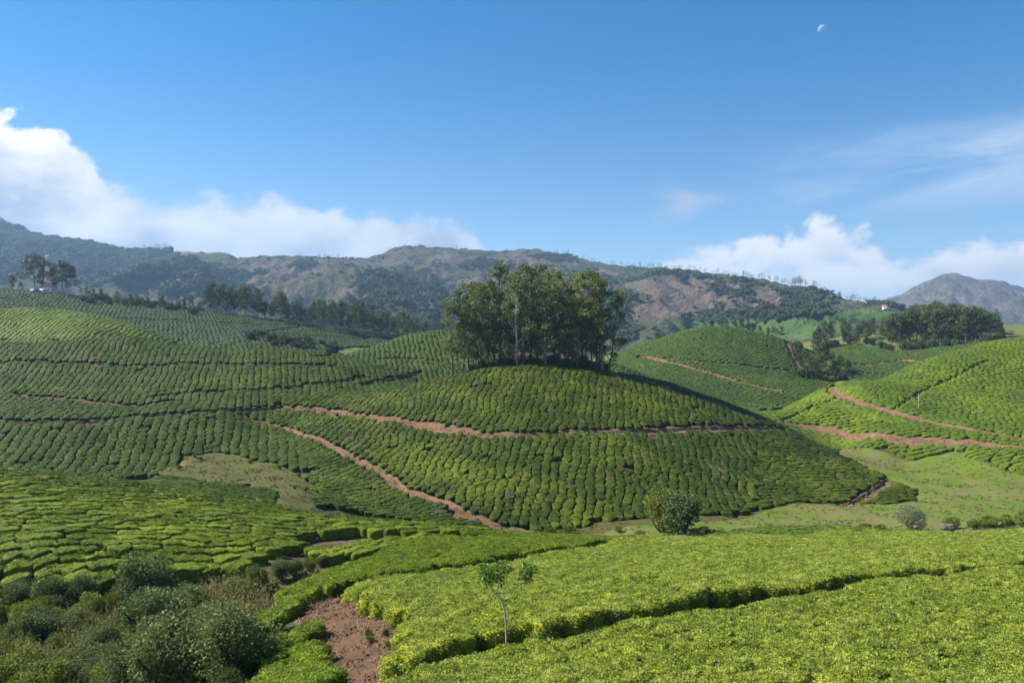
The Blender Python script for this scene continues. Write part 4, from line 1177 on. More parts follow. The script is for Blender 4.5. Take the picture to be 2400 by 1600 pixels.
def weed_clump(seed, h=1.6, w=2.6, n=420, ll=0.5, lw=0.06):
    """tall dry weeds: thin upright stalks with feathery heads"""
    rng = np.random.RandomState(seed)
    fol = Acc(); st = Acc()
    r = np.sqrt(rng.rand(n)) * w / 2; a = rng.rand(n) * math.tau
    hh = h * (1 - 0.45 * (r / (w / 2)) ** 2) * (0.55 + 0.5 * rng.rand(n))
    base = np.stack([r * np.cos(a), r * np.sin(a), np.zeros(n) - 0.05], 1)
    out = np.stack([np.cos(a) * r / w * 0.9, np.sin(a) * r / w * 0.9, np.ones(n)], 1) + rng.normal(size=(n, 3)) * 0.22
    for i in range(0, n, 12):
        pts = base[i] + out[i] * hh[i] * np.linspace(0, 1, 4)[:, None]
        st.add(*tube(pts, np.array([.012, .01, .008, .004]), 3))
    for k in range(3):
        p = base + out * (hh * (0.35 + 0.3 * k))[:, None]
        v, f = leaves(p, ll * (0.6 + .2 * k), lw, rng, axis=out * 0.9, spread=0.55)
        fol.add(v, f, np.repeat(np.clip(0.35 + 0.15 * k + rng.normal(size=n) * 0.2, 0, 1), 4))
    return st.mesh('stalks', False), fol.mesh('leaves', False)

def blob_tree(seed, h=12.0, n=130, slim=0.33):
    """far-off tree: trunk and ragged crown of large leaf sprays"""
    rng = np.random.RandomState(seed)
    wood = Acc(); fol = Acc()
    wood.add(*tube(np.array([[0, 0, -1], [0.1, 0, h * .4], [rng.normal() * .3, rng.normal() * .3, h * .9]]), np.array([.02, .014, .005]) * h, 5))
    for i in range(9):
        z = h * (0.34 + 0.62 * (i + rng.rand()) / 9); a = rng.rand() * math.tau
        rr = h * slim * 0.55 * math.sin(min(1, (z / h - 0.25) / 0.75) * math.pi * 0.85 + 0.25) * (0.4 + rng.rand())
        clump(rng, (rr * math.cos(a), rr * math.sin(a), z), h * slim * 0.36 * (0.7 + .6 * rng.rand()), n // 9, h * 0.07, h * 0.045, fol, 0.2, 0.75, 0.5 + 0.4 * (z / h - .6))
    return wood.mesh('trunk', False), fol.mesh('crown', False)

def put(name, parts, mats, loc, rz, sc, label, cat, group=None, names=('trunk', 'crown'), lean=None):
    r = empty(name, loc, rz, sc)
    if lean: r.rotation_euler = (lean[0], lean[1], rz)
    for p, m, nm in zip(parts, mats, names):
        link(nm, p, MATS[m], parent=r)
    tag(r, label, cat, group)
    return r

def gz(x, y, d=0.0): return float(GH(x, y)) - d

def third(u, lo, hi): return [', left part', ', left of the middle', ', right of the middle', ', right part'][min(3, max(0, int(4 * (u - lo) / (hi - lo))))]

# --- the grove on the central hill
GUM = [gum_tree(100 + i, 27, 0.08 + 0.05 * (i % 3), 0.145 + 0.014 * (i % 4), 16 + i % 3, 66, 0.45, 0.24, trunk_r=0.26 + .05 * (i % 3), cr=1.02) for i in range(7)]
grove = [  # photo column of the foot, distance, photo row of the top, note
    (1062,208,688,'leaning leftmost gum tree of the grove with a lone side branch'),(1086,209,668,'slender gum tree near the left end of the grove, dark double trunk'),(1100,215,652,'gum tree behind the dark double trunk near the left end of the grove'),
    (1128,210,655,'gum tree with sparse grey crown left of the tallest one'),(1146,217,645,'gum tree just left of the tallest thin-topped one'),(1172,215,600,'tallest gum tree of the grove with a thin separate top'),
    (1192,224,640,None),(1212,209,628,'gum tree with the pale trunk at the middle of the grove'),(1228,213,618,'broad full gum tree right of the pale trunk'),(1240,220,612,None),(1262,216,606,'gum tree with the second highest top, at the middle of the grove'),
    (1280,210,625,None),(1296,222,616,None),(1312,212,650,'shorter gum tree in the dip of the grove skyline'),(1332,218,640,None),(1352,210,636,'gum tree with straight thick trunk in the right half of the grove'),(1366,216,630,None),
    (1384,211,622,'highest gum tree of the right half of the grove'),(1398,217,632,None),(1412,209,642,'gum tree at the right edge of the grove'),(1428,213,668,'gum tree leaning out at the right end of the grove'),
    (1070,213,745,'short gum tree filling the left end of the grove'),(1115,212,740,None),(1140,214,720,None),(1200,213,735,None),(1222,216,740,None),(1256,213,730,None),(1275,214,750,None),(1300,214,735,None),(1325,214,725,None),(1345,213,745,None),(1375,214,730,None),(1405,213,740,None),(1160,222,650,None),(1340,226,634,None),(1250,228,622,None),(1120,222,662,None)]
rg = np.random.RandomState(5)
for i, (u, D, v, lab) in enumerate(grove):
    x, y = ud(u, D); z = gz(x, y)
    top = EYE + (800 - v) / FPX * D
    s = (top - z) / 27.0
    ln = None
    if i == 0: ln = (0, -0.10)
    if i == 20: ln = (0, 0.12)
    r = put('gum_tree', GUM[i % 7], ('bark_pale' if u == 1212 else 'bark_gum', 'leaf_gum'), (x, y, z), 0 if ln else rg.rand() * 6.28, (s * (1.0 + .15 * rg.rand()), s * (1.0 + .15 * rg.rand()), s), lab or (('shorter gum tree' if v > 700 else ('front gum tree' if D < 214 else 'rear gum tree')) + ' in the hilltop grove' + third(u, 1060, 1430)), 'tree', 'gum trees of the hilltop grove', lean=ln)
    if u == 1212:
        for ch in r.children:
            if ch.name.startswith('trunk'):
                ch.data = ch.data.copy(); ch.data.materials[0] = MATS['bark_pale']
UND = [bushy_tree(200 + i, 3.4, 4.2, 60, 0.36, 0.24, 18, 3, 0.02) for i in range(3)]
for i, (u, D, h) in enumerate([(1128,211,3.2),(1150,212,2.6),(1175,213,3.0),(1200,212,2.4),(1255,212,3.2),(1275,211,2.2),(1300,213,3.6),(1322,211,3.0),(1340,212,3.4),(1362,212,3.8),(1382,212,3.2),(1400,211,2.6),(1240,214,3.4),(1188,215,3.2),(1110,216,3.6),(1140,219,4.2),(1165,220,4.0),(1195,221,4.4),(1220,219,3.8),(1248,222,4.6),(1270,220,4.2),(1292,222,4.8),(1315,221,4.4),(1345,222,4.4),(1370,221,4.0),(1395,220,4.2),(1415,218,3.4),(1230,226,5),(1300,227,5)]):
    x, y = ud(u, D)
    put('undergrowth_shrub', UND[i % 3], ('bark_dark', 'leaf_wood'), (x, y, gz(x, y)), rg.rand() * 6, h / 3.4, ('front ' if D < 213.5 else 'rear ') + 'dark shrub among the trunks at the foot of the grove' + third(u, 1105, 1420), 'shrub', 'undergrowth of the grove', ('stem', 'foliage'))

# --- trees of the middle distance
MIDT = [gum_tree(300 + i, 20, 0.22, 0.18, 8, 34, 0.8, 0.5, trunk_r=0.2, cr=1.9) for i in range(4)]
def mid_tree(u, D, h, label, group, i, base_v=None, mat='leaf_wood', bk='bark_gum', wide=1.0):
    x, y = ud(u, D)
    s = h / 20.0
    put('tree', MIDT[i % 4], (bk, mat), (x, y, gz(x, y, 0.3)), rg.rand() * 6.28, (s * wide, s * wide, s), label, 'tree', group)
# by the mast
mid_tree(84, 560, 27, 'tall dense tree left of the mast', 'trees by the mast', 0, wide=1.5); mid_tree(98, 568, 27, 'tall tree close behind the mast', 'trees by the mast', 1, wide=1.0)
mid_tree(124, 572, 24, 'hazy tree right behind the mast', 'trees by the mast', 2); mid_tree(148, 545, 24, 'broad light green tree right of the mast', 'trees by the mast', 3, wide=1.6); mid_tree(165, 548, 21, 'tree with ragged top at the right end of the mast trees', 'trees by the mast', 0)
mid_tree(28, 560, 12, 'brownish low tree left of the white hut', 'trees by the mast', 1, wide=1.3); mid_tree(48, 552, 7, 'small green tree beside the white hut', 'trees by the mast', 2, wide=1.3)
# belt along the crest of the tower hill
rb = np.random.RandomState(17)
def belt_label(u): return 'tree of the dark belt on the terraced hill, ' + ['just right of the mast trees', 'along the low hedge', 'at the first tall clump', 'above the zigzag path', 'past the zigzag path', 'next to the hilltop grove'][int(np.searchsorted([260, 480, 600, 740, 880], u))]
k = 0
for u in np.arange(185, 1030, 12.0):
    D = 546 + 18 * rb.rand()
    hgt = np.interp(u, [185, 300, 470, 490, 560, 640, 700, 760, 800, 900, 1030], [8, 7, 10, 20, 18, 18, 17, 16, 19, 18, 13]) * (0.65 + 0.6 * rb.rand())
    mid_tree(u + rb.normal() * 5, D, hgt, belt_label(u), 'tree belt behind the left terraces', k); k += 1
    if u > 470:
        mid_tree(u + rb.normal() * 7, D + 18, hgt * (0.8 + .4 * rb.rand()), 'rear ' + belt_label(u), 'tree belt behind the left terraces', k); k += 1
# scrub in the fold below the terraces
SHR = [bushy_tree(400 + i, 4.0, 4.4, 46, 0.5, 0.34, 20, 3, 0.0) for i in range(3)]
for i in range(40):
    f = rb.rand(); u = 580 + 215 * f; v = 786 + 38 * f + rb.normal() * 7
    x, y = at(u, v)
    put('scrub_bush', SHR[i % 3], ('bark_dark', 'leaf_wood'), (x, y, gz(x, y)), rb.rand() * 6, 0.7 + .6 * rb.rand(), 'dark bush in the scrubby fold below the terraces' + third(u, 580, 795), 'bush', 'scrub in the fold below the terraces', ('stem', 'foliage'))
for i, u in enumerate(np.arange(200, 480, 8)):
    x, y = at(u + 4 * rb.normal(), 703 + (u - 200) * 0.10 + 3.5 * rb.normal())
    put('scrub_bush', SHR[i % 3], ('bark_dark', 'leaf_wood'), (x, y, gz(x, y)), rb.rand() * 6, 0.7 + .9 * rb.rand(), 'low dark bush along the crest path of the terraced hill' + third(u, 200, 480), 'bush', 'hedge on the terraced hill', ('stem', 'foliage'))
# trees on and beside the round far hill
for i, (u, D, h) in enumerate([(1650,440,5),(1668,442,6),(1690,445,7),(1705,446,6),(1722,448,7),(1738,450,11),(1752,450,8),(1766,446,7),(1782,444,6),(1800,440,6),(1815,436,7),(1832,430,8)]):
    mid_tree(u, D, h, 'small tree on the crest of the round far hill', 'trees along the crest of the far hill', i, wide=1.4)
for i in range(16):
    u = 1505 + 110 * rb.rand(); D = 470 + 60 * rb.rand()
    mid_tree(u, D, 12 + 8 * rb.rand(), 'tree rising behind the left shoulder of the round far hill', 'trees behind the far hill', i)
for i in range(24):
    f = rb.rand(); u = 1866 + 125 * f; D = 376 + 40 * rb.rand()
    hh = np.interp(u, [1866, 1890, 1920, 1960, 1990], [10, 14, 12, 9, 5]) * (.7 + .5 * rb.rand())
    mid_tree(u, D, hh, 'tree in the dark thicket beside the round far hill' + third(u, 1866, 1991), 'thicket beside the far hill', i, wide=1.25)
# wood on the right and the smaller grove next to it
n = 0
for i in range(130):
    u = 2075 + 275 * rb.rand(); f = (u - 2075) / 275
    D = np.interp(u, [2075, 2200, 2350], [505, 490, 462]) + rb.rand() * 110
    gtop = np.interp(u, [2075, 2100, 2150, 2200, 2260, 2300, 2335, 2350], [745, 735, 712, 706, 716, 722, 735, 770])
    x, y = ud(u, D); hmax = EYE + (800 - gtop) / FPX * D - gz(x, y)
    if hmax < 6: continue
    mid_tree(u, D, min(24, max(9, hmax * (0.9 + .16 * rb.rand()))), 'tall tree in the dense plantation wood, ' + ['front row', 'second row', 'behind the front rows'][int(np.searchsorted([25, 60], D - np.interp(u, [2075, 2200, 2350], [505, 490, 462])))] + [' at its left end', ' left of its middle', ' right of its middle', ' at its right end'][int(np.searchsorted([2140, 2210, 2280], u))], 'plantation wood on the right', i, wide=1.1); n += 1
for i in range(28):
    u = 1905 + 180 * rb.rand(); D = 545 + 60 * rb.rand()
    mid_tree(u, D, np.interp(u, [1905, 1940, 2000, 2085], [15, 18, 14, 11]) * (.75 + .4 * rb.rand()), 'tree in the smaller grove left of the plantation wood' + third(u, 1905, 2085), 'grove left of the plantation wood', i)

for i in range(34):   # brush along the front of the wood and the grove
    u = 1905 + 445 * rb.rand(); D = np.interp(u, [1905, 2010, 2090, 2180, 2250, 2350], [540, 566, 502, 487, 472, 457]) + 5 * rb.rand()
    x, y = ud(u, D)
    put('fringe_bush', SHR[i % 3], ('bark_dark', 'leaf_wood' if i % 3 else 'leaf_shrub_green'), (x, y, gz(x, y)), rb.rand() * 6, 0.8 + .8 * rb.rand(), ('bright' if i % 3 == 0 else 'dark') + ' bush at the front edge of the ' + ('plantation wood' if u > 2085 else 'smaller grove'), 'bush', 'brush in front of the wood', ('stem', 'foliage'))
for i in range(14):
    u = 1862 + 140 * rb.rand(); D = 372 + 10 * rb.rand(); x, y = ud(u, D)
    put('fringe_bush', SHR[i % 3], ('bark_dark', 'leaf_wood'), (x, y, gz(x, y)), rb.rand() * 6, 0.7 + .7 * rb.rand(), 'dark bush at the foot of the thicket beside the round far hill', 'bush', 'brush below the thicket', ('stem', 'foliage'))

# --- far ridge: single trees on the skyline
SKY = [blob_tree(500 + i, 12, 110, 0.36 + .05 * i) for i in range(4)]
rs_ = np.random.RandomState(23)
def sky_tree(u, h, label, group):
    k = int(np.clip(np.searchsorted(ua, u), 1, len(ua) - 2)); r = int(np.argmin(np.abs(tr_ - 1.0)))
    col = 800 - (ZZ[:, k] - EYE) / DD[:, k] * FPX
    r = int(np.argmin(col))
    p = (float(XX[r, k]), float(DD[r, k]), float(ZZ[r, k]) - 1.0)
    s = h / 12
    put('ridge_tree', SKY[rs_.randint(4)], ('bark_dark', 'leaf_wood'), p, rs_.rand() * 6, s, label, 'tree', group)
for lo, hi, n_, h0, h1, lab in [(330,400,16,14,26,'tree in the clump on the left skyline above the forested slope'),(735,790,8,9,15,'small tree of the row on the skyline saddle left of the centre'),(880,1000,8,6,12,'tiny tree on the bare summit left of the grove'),
                                (1045,1240,14,5,10,'tiny bush on the long bare summit behind the grove'),(1285,1330,9,10,24,'thin tree of the group on the skyline right of the summit'),(1350,1480,16,8,16,'tree scattered along the skyline slope right of the grove'),
                                (1480,1700,44,8,15,'tree in the fringe along the descending skyline on the right'),(1700,1850,30,10,16,'tree on the wooded end of the ridge skyline'),(1855,1910,16,14,24,'large tree standing out on the skyline near the end of the ridge'),(1920,2050,30,8,13,'tree in the low row where the ridge runs out'),(20,290,34,8,13,'tree on the forested skyline above the mast')]:
    for i in range(n_):
        us_ = lo + (hi - lo) * rs_.rand()
        sky_tree(us_, h0 + (h1 - h0) * rs_.rand() ** 1.5, lab + (third(us_, lo, hi) if n_ > 8 and len(lab.split()) < 12 else ''), 'skyline trees: ' + lab)

# forest on the mountain: one mass of crowns, too many to count
def forest_nodes(name, mat, density, size, seed, attr):
    g = bpy.data.node_groups.new(name, 'GeometryNodeTree')
    g.interface.new_socket('Geometry', in_out='INPUT', socket_type='NodeSocketGeometry')
    g.interface.new_socket('Geometry', in_out='OUTPUT', socket_type='NodeSocketGeometry')
    n = g.nodes; L = g.links.new
    gi = n.new('NodeGroupInput'); go = n.new('NodeGroupOutput')
    na = n.new('GeometryNodeInputNamedAttribute'); na.data_type = 'FLOAT'; na.inputs[0].default_value = attr
    mr = n.new('ShaderNodeMapRange'); L(na.outputs[0], mr.inputs[0]); mr.inputs[1].default_value = 0.28; mr.inputs[2].default_value = 0.46; mr.inputs[4].default_value = density
    dp = n.new('GeometryNodeDistributePointsOnFaces'); L(gi.outputs[0], dp.inputs['Mesh']); L(mr.outputs[0], dp.inputs['Density']); dp.inputs['Seed'].default_value = seed
    jn = n.new('GeometryNodeJoinGeometry'); rs = np.random.RandomState(seed)
    for i in range(5):
        ic = n.new('GeometryNodeMeshIcoSphere'); ic.inputs['Radius'].default_value = size * (0.32 + 0.22 * rs.rand()); ic.inputs['Subdivisions'].default_value = 2
        sp = n.new('GeometryNodeSetPosition'); nz = n.new('ShaderNodeTexNoise'); nz.inputs['Scale'].default_value = 0.5
        sv = n.new('ShaderNodeVectorMath'); sv.operation = 'SUBTRACT'; sv.inputs[1].default_value = (.5, .5, .5); L(nz.outputs[1], sv.inputs[0])
        sc_ = n.new('ShaderNodeVectorMath'); sc_.operation = 'SCALE'; sc_.inputs['Scale'].default_value = size * 0.9; L(sv.outputs[0], sc_.inputs[0])
        L(ic.outputs[0], sp.inputs[0]); L(sc_.outputs[0], sp.inputs['Offset'])
        tf = n.new('GeometryNodeTransform'); tf.inputs['Translation'].default_value = (rs.normal() * size * .3, rs.normal() * size * .3, size * (0.35 + .5 * rs.rand()))
        L(sp.outputs[0], tf.inputs[0]); L(tf.outputs[0], jn.inputs[0])
    sm = n.new('GeometryNodeSetMaterial'); sm.inputs['Material'].default_value = mat; L(jn.outputs[0], sm.inputs[0])
    ip = n.new('GeometryNodeInstanceOnPoints'); L(dp.outputs['Points'], ip.inputs['Points']); L(sm.outputs[0], ip.inputs['Instance'])
    rv = n.new('FunctionNodeRandomValue'); rv.data_type = 'FLOAT_VECTOR'; rv.inputs[0].default_value = (0, 0, 0); rv.inputs[1].default_value = (0.2, 0.2, math.tau)
    L(rv.outputs[0], ip.inputs['Rotation'])
    r2 = n.new('FunctionNodeRandomValue'); r2.data_type = 'FLOAT_VECTOR'; r2.inputs[0].default_value = (.55, .55, .45); r2.inputs[1].default_value = (1.35, 1.35, .95)
    L(r2.outputs[0], ip.inputs['Scale']); L(ip.outputs[0], go.inputs[0])
    return g
def forest(label, rows, cols, field, dens, size, seed, mat='leaf_forest'):
    idx = np.ix_(rows, cols)
    v = np.stack([XX[idx], DD[idx], ZZ[idx]], -1).reshape(-1, 3)
    me = mesh_np('forest', v, [grid_faces(len(cols), len(rows))]); fattr(me, 'w', field[idx].ravel()); fattr(me, 'tint', np.full(len(v), .5))
    o = link('forest', me, MATS[mat])
    md = o.modifiers.new('crowns', 'NODES'); md.node_group = forest_nodes('crowns_%d' % seed, MATS[mat], dens, size, seed, 'w')
    tag(o, label, 'forest', None, 'stuff')
rows = np.arange(0, int(np.searchsorted(tr_, 1.02)))
jitw = 0.25 * waves(XX, ZZ * 2, 130, 61) + 0.2 * waves(XX, ZZ * 2, 50, 62)
colsL = np.nonzero((ua > -250) & (ua < 480))[0]; colsR = np.nonzero((ua >= 470) & (ua < 2150))[0]
forest('dense blue-green forest covering the mountain on the left', rows, colsL, np.clip(wood * 1.2 + jitw * (wood > .1), 0, 1), 0.0062, 14, 71)
forest('patches of forest in the folds of the mountain ridge', rows, colsR, np.clip(wood + jitw * (wood > .05) * 1.2, 0, 1) * (tr_[:, None] > .02), 0.016, 7.5, 72)
sparse = np.clip(0.25 * (1 - teaf) + 0.25 * waves(XX, ZZ * 2, 90, 63), 0, 1) * np.clip((tr_ - 0.03) * 20, 0, 1)[:, None]
forest('scattered bushes over the open slopes of the ridge', rows, np.nonzero((ua > 250) & (ua < 2150))[0], sparse, 0.0024, 4.0, 73)

# --- meadow trees
BT = [bushy_tree(600, 7.0, 5.0, 130, 0.34, 0.2, 30, 4, 0.05), bushy_tree(601, 6.0, 6.0, 150, 0.34, 0.22, 32, 5, 0.02), bushy_tree(602, 4.8, 5.6, 150, 0.22, 0.10, 34, 7, 0.0)]
def meadow_plant(name, parts, mats, u, D, sc, label, cat, group=None, names=('stem', 'foliage')):
    x, y = ud(u, D)
    return put(name, parts, mats, (x, y, gz(x, y)), rb.rand() * 6, sc, label, cat, group, names)
meadow_plant('meadow_tree', BT[0], ('bark_gum', 'leaf_shrub_green'), 1550, 121, (1.15, 1.15, 1.02), 'light green tree behind the dark one at the meadow edge', 'tree')
meadow_plant('meadow_tree', BT[1], ('bark_dark', 'leaf_shrub_dark'), 1596, 115, (1.15, 1.15, 1.0), 'dark rounded tree at the foot of the central hill', 'tree')
meadow_plant('willow_bush', BT[2], ('bark_pale', 'leaf_shrub_pale'), 2135, 121, (.9, .9, 0.88), 'large grey-green feathery bush standing on the right meadow', 'bush')
SB = [bushy_tree(620 + i, 1.6, 2.2, 80, 0.2, 0.11, 16, 4, 0.0) for i in range(4)]
for i, (u, D, s, mt, lab) in enumerate([(1330,104,1.5,'leaf_shrub_green','spreading green shrub at the foot of the central hill left of the dark tree'),(1290,108,1.0,'leaf_shrub_green','low shrub beside the track end below the central hill'),(2232,122,1.2,'leaf_shrub_green','small upright bush behind the grey boulder'),
                                       (1650,112,.9,'leaf_shrub_green','small shrub just right of the dark tree'),(1690,111,.8,'leaf_shrub_pale','pale low shrub at the crest right of the dark tree'),(1735,112,.8,'leaf_shrub_pale','pale flat shrub behind the crest beside the tea hummock'),
                                       (1500,116,.8,'leaf_shrub_dark','dark little shrub on the bank left of the dark tree'),(1450,123,.7,'leaf_shrub_dark','dark shrub on the brown bank of the central hill')]):
    meadow_plant('shrub', SB[i % 4], ('bark_dark', mt), u, D, s, lab, 'shrub')
for i in range(26):
    u = 2260 + 190 * rb.rand(); D = 116 + 9 * rb.rand()
    mt = ['leaf_shrub_green', 'leaf_shrub_dry', 'leaf_shrub_pale'][i % 3]
    meadow_plant('shrub', SB[i % 4], ('bark_dark', mt), u, D, .5 + .6 * rb.rand(), {'leaf_shrub_green': 'green shrub', 'leaf_shrub_dry': 'dry brownish shrub', 'leaf_shrub_pale': 'pale grey-green shrub'}[mt] + ' in the thicket at the right end of the meadow edge', 'shrub', 'thicket at the meadow edge')
for i in range(9):
    meadow_plant('shrub', SB[i % 4], ('bark_dark', 'leaf_shrub_dry'), 2020 + 62 * rb.rand(), 118 + 5 * rb.rand(), .35 + .25 * rb.rand(), 'small dry shrub at the meadow edge left of the large feathery bush', 'shrub', 'dry shrubs left of the feathery bush')
for i in range(40):   # bank at the foot of the central hill
    u = 1200 + 720 * rb.rand(); D = np.interp(u, [1200, 1300, 1500, 1700, 1860, 1920], [124, 125.5, 132, 136, 149, 151]) + rb.normal() * 0.6
    mt = ['leaf_shrub_dark', 'leaf_shrub_green', 'leaf_shrub_dry'][i % 3]
    meadow_plant('shrub', SB[i % 4], ('bark_dark', mt), u, D, .35 + .45 * rb.rand(), {'leaf_shrub_green': 'green shrub', 'leaf_shrub_dry': 'dry shrub', 'leaf_shrub_dark': 'dark shrub'}[mt] + ' on the brown bank along the foot of the central hill', 'shrub', 'shrubs on the bank of the central hill')
for i in range(16):   # round the hollow
    u, v = [(505,1050),(455,1070),(640,1082),(700,1110),(690,1145),(735,1170),(530,1060),(600,1072),(420,1100),(735,1140),(380,1112),(470,1078),(560,1062),(585,1085),(715,1150),(655,1098)][i]
    x, y = at(u, v)
    put('shrub', SB[i % 4], ('bark_dark', 'leaf_shrub_green'), (x, y, gz(x, y)), rb.rand() * 6, .25 + .3 * rb.rand(), 'small shrub at the rim of the grassy hollow', 'shrub', 'shrubs round the hollow', ('stem', 'foliage'))

# --- scrub gully at the lower left
SD = [bushy_tree(700 + i, 4.4, 4.2, 200, 0.19, 0.10, 40, 5, 0.0) for i in range(3)]
SG = [bushy_tree(710 + i, 2.8, 3.2, 150, 0.17, 0.085, 30, 5, 0.0) for i in range(4)]
WD = [weed_clump(720 + i, 1.8 + .2 * i, 2.8, 700, 0.32, 0.055) for i in range(4)]
def gully(kind, u, v, s, label, mats=None, group=None):
    x, y = at(u, v)
    P_ = {'d': (SD, ('bark_dark', 'leaf_shrub_dark'), 'shrub', ('stem', 'foliage')), 'g': (SG, ('bark_dark', 'leaf_shrub_green'), 'shrub', ('stem', 'foliage')), 'w': (WD, ('straw', 'leaf_shrub_dry'), 'weeds', ('stalks', 'leaves')),
          'p': (SG, ('twig_grey', 'leaf_shrub_pale'), 'shrub', ('stem', 'foliage'))}[kind]
    nm = {'d': 'dark_shrub', 'g': 'green_shrub', 'w': 'weed_clump', 'p': 'pale_shrub'}[kind]
    put(nm, P_[0][rb.randint(len(P_[0]))], P_[1], (x, y, gz(x, y)), rb.rand() * 6, s, label, P_[2], group, P_[3])
for a in [('d',335,1400,1.25,'tall blue-grey shrub beside the lowest tea rows'),('d',365,1480,1.2,'round dark shrub at the middle of the scrub'),('d',550,1560,1.1,'large dark shrub against the tea band'),('d',415,1595,1.3,'biggest dark leafy shrub at the lower edge of the scrub'),('d',475,1545,.8,'dark shrub between the two largest ones'),
          ('d',75,1490,.8,'dark shrub in the left part of the scrub'),('d',310,1600,.9,'shaded shrub at the bottom edge of the scrub'),('g',205,1430,1.0,'yellow-green shrub with a thin stem near the lowest tea rows'),('g',450,1425,1.0,'green shrub under the pale weeds'),('g',120,1420,.9,'green shrub at the foot of the tea rows on the left'),
          ('g',600,1360,.8,'reddish-topped small shrub beside the dark cut'),('p',40,1590,1.2,'pale silvery shrub in the lower left corner'),('p',110,1610,1.1,'second silvery shrub near the lower left corner'),('p',10,1540,.9,'silvery shrub at the left edge'),
          ('w',540,1400,1.5,'large pale tan weed clump near the dark cut'),('w',480,1410,1.2,'tan weed clump left of the largest one'),('w',580,1440,1.2,'brown weed clump against the tea band'),('w',230,1490,1.3,'brown weed clump in the middle of the scrub'),('w',500,1480,1.2,'reddish weed clump between the dark shrubs'),('g',25,1400,.9,'bright shrub at the left edge below the tea rows'),('g',690,1328,.55,'green shrub at the mouth of the dark cut'),('g',725,1318,.5,'low green shrub on the bare ground beside the tea band'),('d',660,1340,.5,'dark shrub between the weeds and the tea band'),('g',755,1308,.45,'small green shrub at the tip of the bare ground')]:
    gully(*a)
for i in range(130):
    u = 0 + 575 * rb.rand(); v = 1392 + 215 * rb.rand()
    if u > 470 and v < 1380: continue
    kind = 'dggwdgw'[i % 7]
    lab = {'w': 'dry brown weed clump amid the scrub', 'g': 'low green shrub amid the scrub', 'p': 'low greyish shrub amid the scrub', 'd': 'small dark shrub amid the scrub'}[kind] + ', ' + ('towards the left edge' if u < 190 else ('at its middle' if u < 380 else 'towards the tea band'))
    gully(kind, u, v, (.4 + .4 * rb.rand()) if kind == 'd' else (.55 + .5 * rb.rand()), lab, group='low growth in the scrub gully')
# ------------------------------------------------------------------ small things
# young tree in the near plot
def sapling():
    x, y = at(1187, 1512); z = gz(x, y)
    s = y / FPX
    base = np.array([0, 0, 0.0])
    def q(u, v): return np.array([(u - 1187) * s, 0, (1512 - v) * s + DROP * 0.9])
    rng = np.random.RandomState(3)
    root = empty('sapling', (x, y, z))
    tr = Acc()
    main = np.array([[0, 0, -.1], q(1187, 1512), q(1186, 1470), q(1183, 1430), q(1174, 1400), q(1162, 1386)])
    tr.add(*tube(smooth3(main), np.linspace(0.050, 0.030, len(smooth3(main))), 7))
    tips = [(1135, 1332, .05), (1150, 1345, -.2), (1178, 1330, .15), (1168, 1350, .3), (1238, 1332, .1), (1230, 1345, .2), (1142, 1350, .3)]
    fol = Acc()
    for i, (u, v, dy) in enumerate(tips):
        e = q(u, v) + [0, dy * 1.2, 0]
        a = main[-1]
        m = (a + e) / 2 + np.array([0.04 * (1 if u > 1160 else -1), dy * .5, -0.10])
        if u > 1200: m = q(1205, 1378)
        pts = smooth3(np.array([a, m, e]))
        tr.add(*tube(pts, np.linspace(0.022, 0.010, len(pts)), 5))
        for c in range(3):
            cc = e + rng.normal(size=3) * np.array([.09, .09, .07])
            clump(rng, cc, 0.25, 36, 0.20, 0.095, fol, 0.0, 0.9)
    link('trunk', tr.mesh('trunk'), MATS['bark_pale'], parent=root); link('crown', fol.mesh('crown', False), MATS['leaf_sapling'], parent=root)
    tag(root, 'slender pale-stemmed young tree standing in the furrow of the near tea plot', 'tree')
def smooth3(p, n=5):
    q = np.vstack([2 * p[0] - p[1], p, 2 * p[-1] - p[-2]]); out = []
    for i in range(1, len(q) - 2):
        for t in np.arange(n) / n:
            out.append(0.5 * (2 * q[i] + (q[i + 1] - q[i - 1]) * t + (2 * q[i - 1] - 5 * q[i] + 4 * q[i + 1] - q[i + 2]) * t * t + (3 * q[i] - q[i - 1] - 3 * q[i + 1] + q[i + 2]) * t ** 3))
    out.append(p[-1]); return np.array(out)
sapling()

# dead twiggy bush in the near plot, and a bleached sapling on the meadow
def twigs(name, x, y, z, h, n, label, seed, cat='dead bush'):
    rng = np.random.RandomState(seed); a = Acc()
    for i in range(n):
        d = rng.normal(size=3) * np.array([.7, .7, .3]) + [0, 0, .9]
        pts, rad, d2 = limb(rng, (0, 0, 0), d, h * (.6 + .5 * rng.rand()), .009, 5, .5, .1); a.add(*tube(pts, rad, 4))
        for k in range(3):
            p2, r2, _ = limb(rng, pts[2 + k], d2 + rng.normal(size=3) * .8, h * .35, .005, 3, .4, 0); a.add(*tube(p2, r2, 3))
    o = link(name, a.mesh(name), MATS['twig_grey'], loc=(x, y, z)); tag(o, label, cat)
x, y = at(2285, 1388); twigs('dead_bush', x, y, float(H(x, y)) - .1, .55, 22, 'small bleached dead bush poking out of the near tea table', 8)
x, y = ud(2285, 121); twigs('dead_sapling', x, y, gz(x, y), 2.6, 7, 'bare pale sapling above the thicket on the right meadow', 9, 'dead tree')

